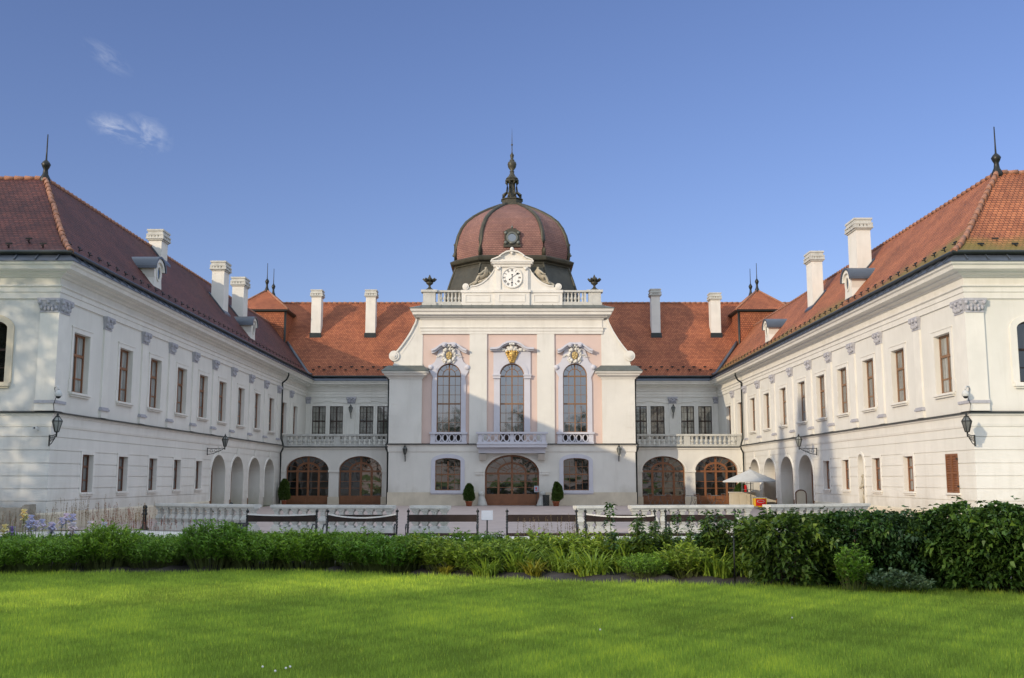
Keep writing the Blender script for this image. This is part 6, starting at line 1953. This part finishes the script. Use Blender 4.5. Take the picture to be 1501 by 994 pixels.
PL = [
 ('low', 10, 21.3, 1.0, 'low deep green mound at the left edge of the picture'), ('low', 75, 21.4, 1.05, 'low deep green mound in front of the blue irises'), ('low', 45, 22.3, 1.0, 'low green mound just behind the front row, below the yellow irises'),
 ('low', 128, 21.9, .95, 'low green mound left of the tall rounded bush'), ('tall', 168, 22.0, 1.05, 'tall rounded green bush, the leftmost tall one, with bare stems below'), ('tall', 196, 22.9, .85, 'green bush tucked behind the leftmost tall rounded bush'),
 ('low', 236, 22.1, .95, 'shorter green plant in the dip between two tall bushes at left'), ('low', 262, 22.8, 1.0, 'short green plant before the left end of the balustrade'), ('tall', 318, 22.1, 1.12, 'tall green bush in front of the dark box bin'),
 ('tall', 352, 22.4, 1.0, 'tall green bush before the left end of the far left bench'), ('low', 392, 22.1, 1.15, 'low green plant beside the thin black stake at left'), ('tall', 420, 22.4, .92, 'green bush before the middle of the far left bench'),
 ('tall', 452, 21.9, .98, 'bright green bush before the right end of the far left bench'), ('tall', 492, 22.2, .92, 'green bush before the left end of the second bench'), ('tall', 536, 21.6, .96, 'wide green bush with yellowed stems before the second bench'),
 ('low', 575, 21.4, 1.1, 'short green plant before the gap after the second bench'), ('light', 606, 21.0, 1.05, 'yellow green leafy plant before the left end of the third bench'), ('tall', 618, 22.2, .86, 'green bush behind the yellow green plant at the third bench'),
 ('light', 655, 20.8, 1.0, 'light green leafy plant before the middle of the third bench'), ('mid', 676, 21.6, 1.0, 'upright light green plant rising above the right end of the third bench'), ('light', 694, 20.6, .9, 'light green leafy plant below the right end of the third bench'),
 ('tall', 716, 22.4, .82, 'green bush right below the white sign'), ('light', 735, 20.9, .95, 'light green leafy plant before the gap between third and fourth bench'), ('strap', 712, 20.1, .7, 'small strappy plant on bare soil below the white sign'),
 ('yellow', 782, 20.0, .95, 'yellow arching day lily at the front edge of the bed'), ('strap', 762, 20.5, 1.05, 'green arching plant just left of the yellow day lily'), ('light', 790, 21.6, 1.1, 'broad light green plant behind the yellow day lily'),
 ('strap', 826, 20.6, 1.1, 'green arching plant right of the yellow day lily'), ('light', 842, 21.4, 1.1, 'light green plant before the right end of the fourth bench'), ('strap', 866, 20.0, 1.0, 'front edge strappy plant below the fifth bench'),
 ('light', 884, 21.2, 1.1, 'light green plant at the foot of the thin sapling'), ('strap', 910, 20.8, 1.1, 'arching green plant at the foot of the bushy sapling'), ('low', 944, 19.7, .72, 'small bright green plant alone at the front edge, right of bare soil'),
 ('light', 956, 21.0, 1.1, 'light green plant before the right end of the fifth bench'), ('strap', 984, 20.4, 1.1, 'arching green plant below the left end of the last bench'), ('light', 1004, 19.7, .92, 'light green plant at the front edge left of the tall stake'),
 ('light', 1020, 20.9, 1.12, 'light green plant before the last bench'), ('strap', 1042, 19.6, 1.0, 'arching green plant just left of the tall stake'), ('strap', 1096, 19.6, .95, 'pale arching plant just right of the tall stake'),
 ('light', 1060, 20.8, 1.0, 'light green plant behind the tall black stake'), ('yellow', 655, 20.3, .55, 'tiny yellowish tuft before the third bench'),
 ('sapling', 894, 20.6, 1.02, 'thin single sapling sticking up before the fifth bench'), ('sapbush', 936, 20.7, .98, 'bushy dark sapling before the right half of the fifth bench'), ('sapling', 990, 20.5, .88, 'sparse dark sapling before the left end of the last bench'),
 ('sapling', 1008, 20.7, .82, 'short dark sapling before the last bench'), ('sapbush', 1052, 20.1, 1.05, 'dark leggy shrub before the right end of the last bench'), ('sapbush', 1082, 19.9, 1.08, 'dark leggy shrub right above the tall stake'),
 ('sapbush', 1108, 19.8, 1.0, 'dark leggy shrub joining the left end of the hedge'), ('sapbush', 728, 22.6, .62, 'small dark sapling under the white sign'),
 ('sapbush', 1030, 20.4, 1.0, 'dark leggy shrub behind the tall stake, left of the two others'), ('sapbush', 972, 20.9, .86, 'dark leggy shrub between the bushy sapling and the sparse one'), ('sapbush', 1126, 19.4, 1.05, 'dark leggy shrub standing out in front of the hedge end'),
 ('low', -60, 21.3, 1.0, 'low deep green mound beyond the left edge of the picture'), ('tall', -130, 21.8, 1.0, 'rounded green bush beyond the left edge of the picture'), ('low', -200, 21.6, 1.1, 'low green mound furthest left beyond the picture'), ('tall', -265, 22.0, .95, 'rounded green bush furthest left beyond the picture'), ('dark', 1625, 17.4, 1.08, 'dark evergreen bush second beyond the right end of the hedge'), ('dark', 1705, 17.3, 1.05, 'dark evergreen bush furthest right beyond the picture'),
 ('dark', 1152, 18.7, 1.02, 'dark evergreen bush forming the left end of the hedge'), ('dark', 1205, 19.1, .98, 'dark evergreen bush behind the bright upright plant in the hedge'), ('dark', 1255, 18.6, 1.06, 'dark evergreen bush below the niche statue'),
 ('dark', 1312, 18.4, 1.06, 'dark evergreen bush above the pale sage plant'), ('dark', 1368, 18.2, .98, 'dark evergreen bush in the dip of the hedge below the shutter'), ('dark', 1425, 17.9, 1.20, 'tallest dark evergreen bush below the right corner lantern'), ('dark', 1482, 17.7, 1.15, 'dark evergreen bush cut by the right edge of the picture'), ('dark', 1550, 17.5, 1.14, 'dark evergreen bush beyond the right end of the hedge'),
 ('mid', 1240, 17.55, .92, 'bright upright leafy plant in front of the dark hedge'), ('sage', 1290, 17.35, .85, 'pale grey green sage plant at the foot of the hedge'), ('sage', 1328, 17.25, .7, 'smaller pale sage plant right of the larger one'),
]
for p in PL: plant(*p)
for k, (px, lab) in enumerate(((20, 'yellow irises at the left edge'), (110, 'blue irises'), (140, 'white iris'), (222, 'bollard and balustrade end'), (286, 'first balusters of the left balustrade'), (372, 'left leg of the far left bench'), (410, 'middle of the far left bench'), (478, 'gap between first and second bench'), (510, 'left part of the second bench'), (556, 'right part of the second bench'), (590, 'gap between second and third bench'), (636, 'middle of the third bench'), (690, 'right end of the third bench'), (752, 'left end of the fourth bench'), (802, 'middle of the fourth bench'), (850, 'gap between fourth and fifth bench'), (920, 'middle of the fifth bench'), (968, 'gap between fifth and sixth bench'), (1030, 'middle of the sixth bench'), (1085, 'right end of the sixth bench'))):
    plant('low' if px < 580 else 'light', px, 23.3, .92 if px < 580 else .80, 'back row green plant along the path before the ' + lab)
# small back-row plants along the path edge
G_IR = 'irises at the left of the bed'
for i, (px, pet, h, nf, lab, Y) in enumerate(((44, 'petal_yellow', .98, 2, 'yellow iris, the tallest flower at the far left', 23.2), (10, 'petal_yellow', .72, 3, 'pale yellow iris at the left edge of the picture', 22.8), (62, 'petal_blue', .88, 3, 'blue iris beside the broken stone block', 23.2), (84, 'petal_blue', .82, 4, 'large clump of blue iris below the corner lantern', 23.0), (106, 'petal_blue', .92, 3, 'blue iris at the right of the tall blue flowers', 23.3), (117, 'petal_white', .70, 3, 'pale lavender iris hanging low before the left wing', 22.7), (148, 'petal_white', .78, 2, 'white iris left of the tall rounded bush', 23.0), (28, 'petal_violet', .62, 2, 'dark violet iris low between the yellow ones', 23.6))):
    o = iris(lab, pet, h, nf, G_IR); o.location = ((px - 750.5) * Y / 1501, Y, .02)
G_SM = 'small violet flowers along the path'
for px, Y, pet, lab in ((425, 24.0, 'petal_violet', 'small violet flowers under the far left bench'), (470, 24.1, 'petal_violet', 'small violet flowers between the first two benches'), (560, 24.0, 'petal_blue', 'small pale blue flowers under the second bench'), (590, 23.6, 'petal_violet', 'small violet flowers between second and third bench')):
    o = small_flowers(lab, pet, 14, .16, .5, G_SM); o.location = ((px - 750.5) * Y / 1501, Y, .02)
G_WG = 'wild grasses with seed heads'
WG = ((100, 33.5, 1.05, 'seed', 'brown seed heads at the corner of the left wing'), (130, 33.8, 1.25, 'seed', 'tall brown seed heads before the first lower window'), (160, 33.6, 1.0, 'seedred', 'reddish seed heads before the second lower window'), (190, 33.8, .85, 'seedred', 'short reddish seed heads left of the balustrade end'), (210, 33.2, 1.0, 'seed', 'brown seed heads beside the bollard at the balustrade end'), (60, 33.6, .8, 'seedred', 'reddish seed heads by the broken stone block'), (25, 33.4, .8, 'seed', 'brown seed heads before the broken stone block'), (240, 32.8, .6, 'seedred', 'low reddish stems before the balustrade pedestal'),
      (780, 23.9, .85, 'seed', 'dry seed stems before the left half of the fourth bench'), (815, 23.9, .95, 'seed', 'dry seed stems before the middle of the fourth bench'), (842, 23.8, .95, 'seed', 'dry seed stems before the right end of the fourth bench'), (752, 23.7, .6, 'seed', 'short dry seed stems right of the white sign'))
for px, Y, h, mt, lab in WG:
    o = seed_grass(lab, mt, h, 34 if Y > 30 else 16, .42 if Y > 30 else .22, G_WG); o.location = ((px - 750.5) * Y / 1501, Y, .0)
for px, py, h, lab in ((396, 826, .62, 'thin black stake in the left half of the bed'), (1070, 852, .80, 'thin black stake at the front edge below the dark leggy shrubs')):
    Y = 1.8 * 1501 / (py - 702); X = (px - 750.5) * Y / 1501
    m = MB(); m.tube([(X, Y, 0), (X, Y, h)], .014, 6); m.tube([(X, Y, h), (X, Y, h + .02)], .02, 6)
    tag(m.build('garden_stake', M['iron']), lab, 'stake', 'garden stakes')

# ------------------------------------------------------------------ trees outside the frame that shade the lawn and stand in the window reflections
SU, TANEL = Vector((sin(radians(46)), cos(radians(46)))), math.tan(radians(16.4))
def from_uh(u, s): return SU.y * u + SU.x * s, -SU.x * u + SU.y * s
def shade_tree(lab, u, s, blobs, n, **k):
    X, Y = from_uh(u, s)
    bl = []
    for du, dh, r in blobs:
        bl.append((SU.y * du, -SU.x * du, dh - TANEL * s, r))
    return tree(lab, X, Y, bl, n, **k)
shade_tree('broad lime tree behind the camera shading the lawn', -8.6, -26, [(-4.75, .55, 1.75), (-5.7, -.35, 1.75), (-6.6, -1.3, 1.75), (-3.9, 1.4, 1.7), (-2.8, 2.5, 1.7), (-3.4, -.6, 2.0), (-2.2, .2, 2.0), (.6, 2.8, 2.8), (3.0, 1.2, 2.8), (0, -1.5, 3.0)], 17000)
shade_tree('second lime tree behind the camera shading the near lawn', -1.5, -28, [(-3.0, 2.2, 2.6), (0, 2.4, 3.0), (3.2, 1.4, 3.0), (0, -1.0, 3.0)], 8000)
shade_tree('third lime tree behind the camera', 6.0, -28, [(-2.5, 1.4, 2.8), (1.5, 1.6, 3.2), (0, -1, 3)], 6000)
shade_tree('lime tree left of the lawn', -20.6, -20, [(3.35, 3.95, 1.5), (2.35, 3.05, 1.5), (1.3, 2.1, 1.5), (4.0, 4.6, 1.35), (-1.6, 4.2, 2.2), (-2.2, 1.6, 2.4), (.4, .6, 2.0)], 11000)
X, Y = from_uh(-30.3, -20)
tree('tall spruce left of the lawn', X, Y, None, 16000, leaf=.42, conifer=(27.5, 8.0), name='spruce_tree', leafmat='leaf_dark')
for u_, h_, lab in ((-27.2, 25.8, 'spruce to the right of the tall spruce left of the lawn'), (-33.4, 27.2, 'spruce to the left of the tall spruce left of the lawn'), (-35.0, 26.0, 'smallest spruce left of the lawn')):
    X, Y = from_uh(u_, -21)
    tree(lab, X, Y, None, 11000, leaf=.42, conifer=(h_, 7.5 if u_ > -34 else 5.0), name='spruce_tree', leafmat='leaf_dark')
shade_tree('young hornbeam left of the terrace', -34.5, -17, [(-1.5, 4.5, 2.0), (1.4, 5.5, 2.2), (0, 7.0, 2.0), (0, 2.5, 2.2)], 5000)
shade_tree('second hornbeam left of the terrace', -26.2, -18, [(-1.2, 4.5, 1.8), (1.2, 5.2, 1.9), (0, 6.6, 1.7), (0, 2.6, 1.8)], 4500)
shade_tree('old maple beside the end of the left wing', -40.5, -15, [(-1.5, 15.0, 2.6), (1.6, 12.5, 2.6), (-2.2, 10.0, 2.6), (1.8, 8.0, 2.6), (-1, 5.5, 2.6), (1.5, 3.5, 2.3)], 8500, leaf=.36)
for k, (x, y, h) in enumerate(((-34, -48, 15), (-21, -55, 17), (-9, -50, 14.5), (4, -58, 17.5), (15, -50, 15), (27, -56, 17), (40, -48, 15))):
    tree('park tree far behind the camera, number %s of the row' % ['one', 'two', 'three', 'four', 'five', 'six', 'seven'][k], x, y, [(-2.5, 0, h * .55, 3.6), (2.5, 1, h * .6, 3.6), (0, 0, h * .8, 3.4), (0, -1, h * .4, 3.8)], 2600, leaf=.6)

# ------------------------------------------------------------------ sky, sun, camera
sun_dir = Vector((SU.x * cos(radians(16.4)), SU.y * cos(radians(16.4)), -sin(radians(16.4))))
sl = bpy.data.lights.new('Sun', 'SUN')
sl.energy = 2.55; sl.angle = radians(0.5); sl.color = (1.0, .83, .59)
so = bpy.data.objects.new('Sun', sl); COL.objects.link(so)
so.rotation_euler = sun_dir.to_track_quat('-Z', 'Y').to_euler(); so.location = (-60, -60, 60)
w = bpy.data.worlds.new('World'); SC.world = w; w.use_nodes = True
nt = w.node_tree
bg = nt.nodes['Background']
sk = nt.nodes.new('ShaderNodeTexSky'); sk.sky_type = 'NISHITA'; sk.sun_disc = False
sk.sun_elevation = radians(16.4); sk.sun_rotation = radians(226)
sk.air_density = 1.0; sk.dust_density = 1.3; sk.ozone_density = 3.5; sk.altitude = 200
# thin wisps of cloud low over the left wing
tc = nt.nodes.new('ShaderNodeTexCoord')
def wisp(col, d, rad, scale, amt, rot=0.0, seed=0):
    d = Vector(d).normalized()
    vm = nt.nodes.new('ShaderNodeVectorMath'); vm.operation = 'SUBTRACT'; vm.inputs[1].default_value = d
    nt.links.new(tc.outputs['Generated'], vm.inputs[0])
    mp = nt.nodes.new('ShaderNodeMapping'); mp.vector_type = 'TEXTURE'
    yaw = atan2(d.x, d.y)
    mp.inputs['Rotation'].default_value = (0, rot, -yaw); mp.inputs['Scale'].default_value = (rad[0], 1, rad[1])
    nt.links.new(vm.outputs[0], mp.inputs[0])
    ln = nt.nodes.new('ShaderNodeVectorMath'); ln.operation = 'LENGTH'; nt.links.new(mp.outputs[0], ln.inputs[0])
    fall = ramp(nt, ln.outputs['Value'], [(0.0, (1, 1, 1)), (1.0, (0, 0, 0))])
    mp2 = nt.nodes.new('ShaderNodeMapping'); mp2.inputs['Scale'].default_value = (1.0, 1, 1.3); mp2.inputs['Location'].default_value = (seed, seed * 2, 0)
    nt.links.new(mp.outputs[0], mp2.inputs[0])
    n = nt.nodes.new('ShaderNodeTexNoise'); n.inputs['Scale'].default_value = scale; n.inputs['Detail'].default_value = 7; n.inputs['Roughness'].default_value = .62; n.inputs['Distortion'].default_value = .5
    nt.links.new(mp2.outputs[0], n.inputs['Vector'])
    f = mathn(nt, 'MULTIPLY', ramp(nt, n.outputs['Fac'], [(.42, (0, 0, 0)), (.72, (1, 1, 1))]), fall)
    f = mathn(nt, 'MULTIPLY', f, amt)
    return mix(nt, f, col, CLOUD)
FILL_GLOW = (5.9, 6.7, 7.7)  # colour of the added overhead fill glow
CLOUD = (4.4, 4.6, 5.1)
def skydir(px, py):
    u, v = (px - 750.5) / 1501, (497 - py) / 1501
    th = math.atan(205 / 1501); c, s = cos(th), sin(th)
    return (u, c - v * s, s + v * c)
col = mix(nt, 1.0, sk.outputs[0], (.90, .77, .90), 'MULTIPLY')
# added bright sky glow, overhead and out of frame, to fill the shade
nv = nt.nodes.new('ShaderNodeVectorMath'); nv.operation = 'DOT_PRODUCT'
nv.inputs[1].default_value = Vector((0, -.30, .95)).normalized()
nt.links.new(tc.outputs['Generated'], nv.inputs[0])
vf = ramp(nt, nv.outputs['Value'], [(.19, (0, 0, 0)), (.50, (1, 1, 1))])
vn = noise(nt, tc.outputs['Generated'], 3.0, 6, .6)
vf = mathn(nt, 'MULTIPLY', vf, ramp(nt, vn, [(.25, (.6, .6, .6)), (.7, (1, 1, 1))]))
col = mix(nt, vf, col, FILL_GLOW)
col = wisp(col, skydir(168, 188), (.026, .013), 1.3, .6, .25, 1.3)
col = wisp(col, skydir(214, 198), (.026, .019), 1.4, .55, .35, 4.1)
col = wisp(col, skydir(158, 84), (.026, .010), 1.2, .3, .5, 2.2)
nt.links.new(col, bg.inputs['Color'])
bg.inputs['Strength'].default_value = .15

cam = bpy.data.cameras.new('Camera'); cam.sensor_width = 36; cam.lens = 36.0; cam.clip_end = 3000; cam.clip_start = .1
co = bpy.data.objects.new('Camera', cam); COL.objects.link(co)
co.location = (0, 0, 1.8); co.rotation_euler = (pi / 2 + math.atan(205 / 1501), 0, 0)
SC.camera = co
vs = SC.view_settings
vs.view_transform = 'Standard'; vs.look = 'None'; vs.exposure = 0.27; vs.gamma = 1.0; vs.use_curve_mapping = False
SC.render.resolution_x, SC.render.resolution_y = 1024, 678
cy = SC.cycles
cy.max_bounces = 6; cy.diffuse_bounces = 4; cy.glossy_bounces = 3; cy.transmission_bounces = 4; cy.transparent_max_bounces = 6
cy.use_adaptive_sampling = True; cy.adaptive_threshold = .015
cy.use_denoising = True
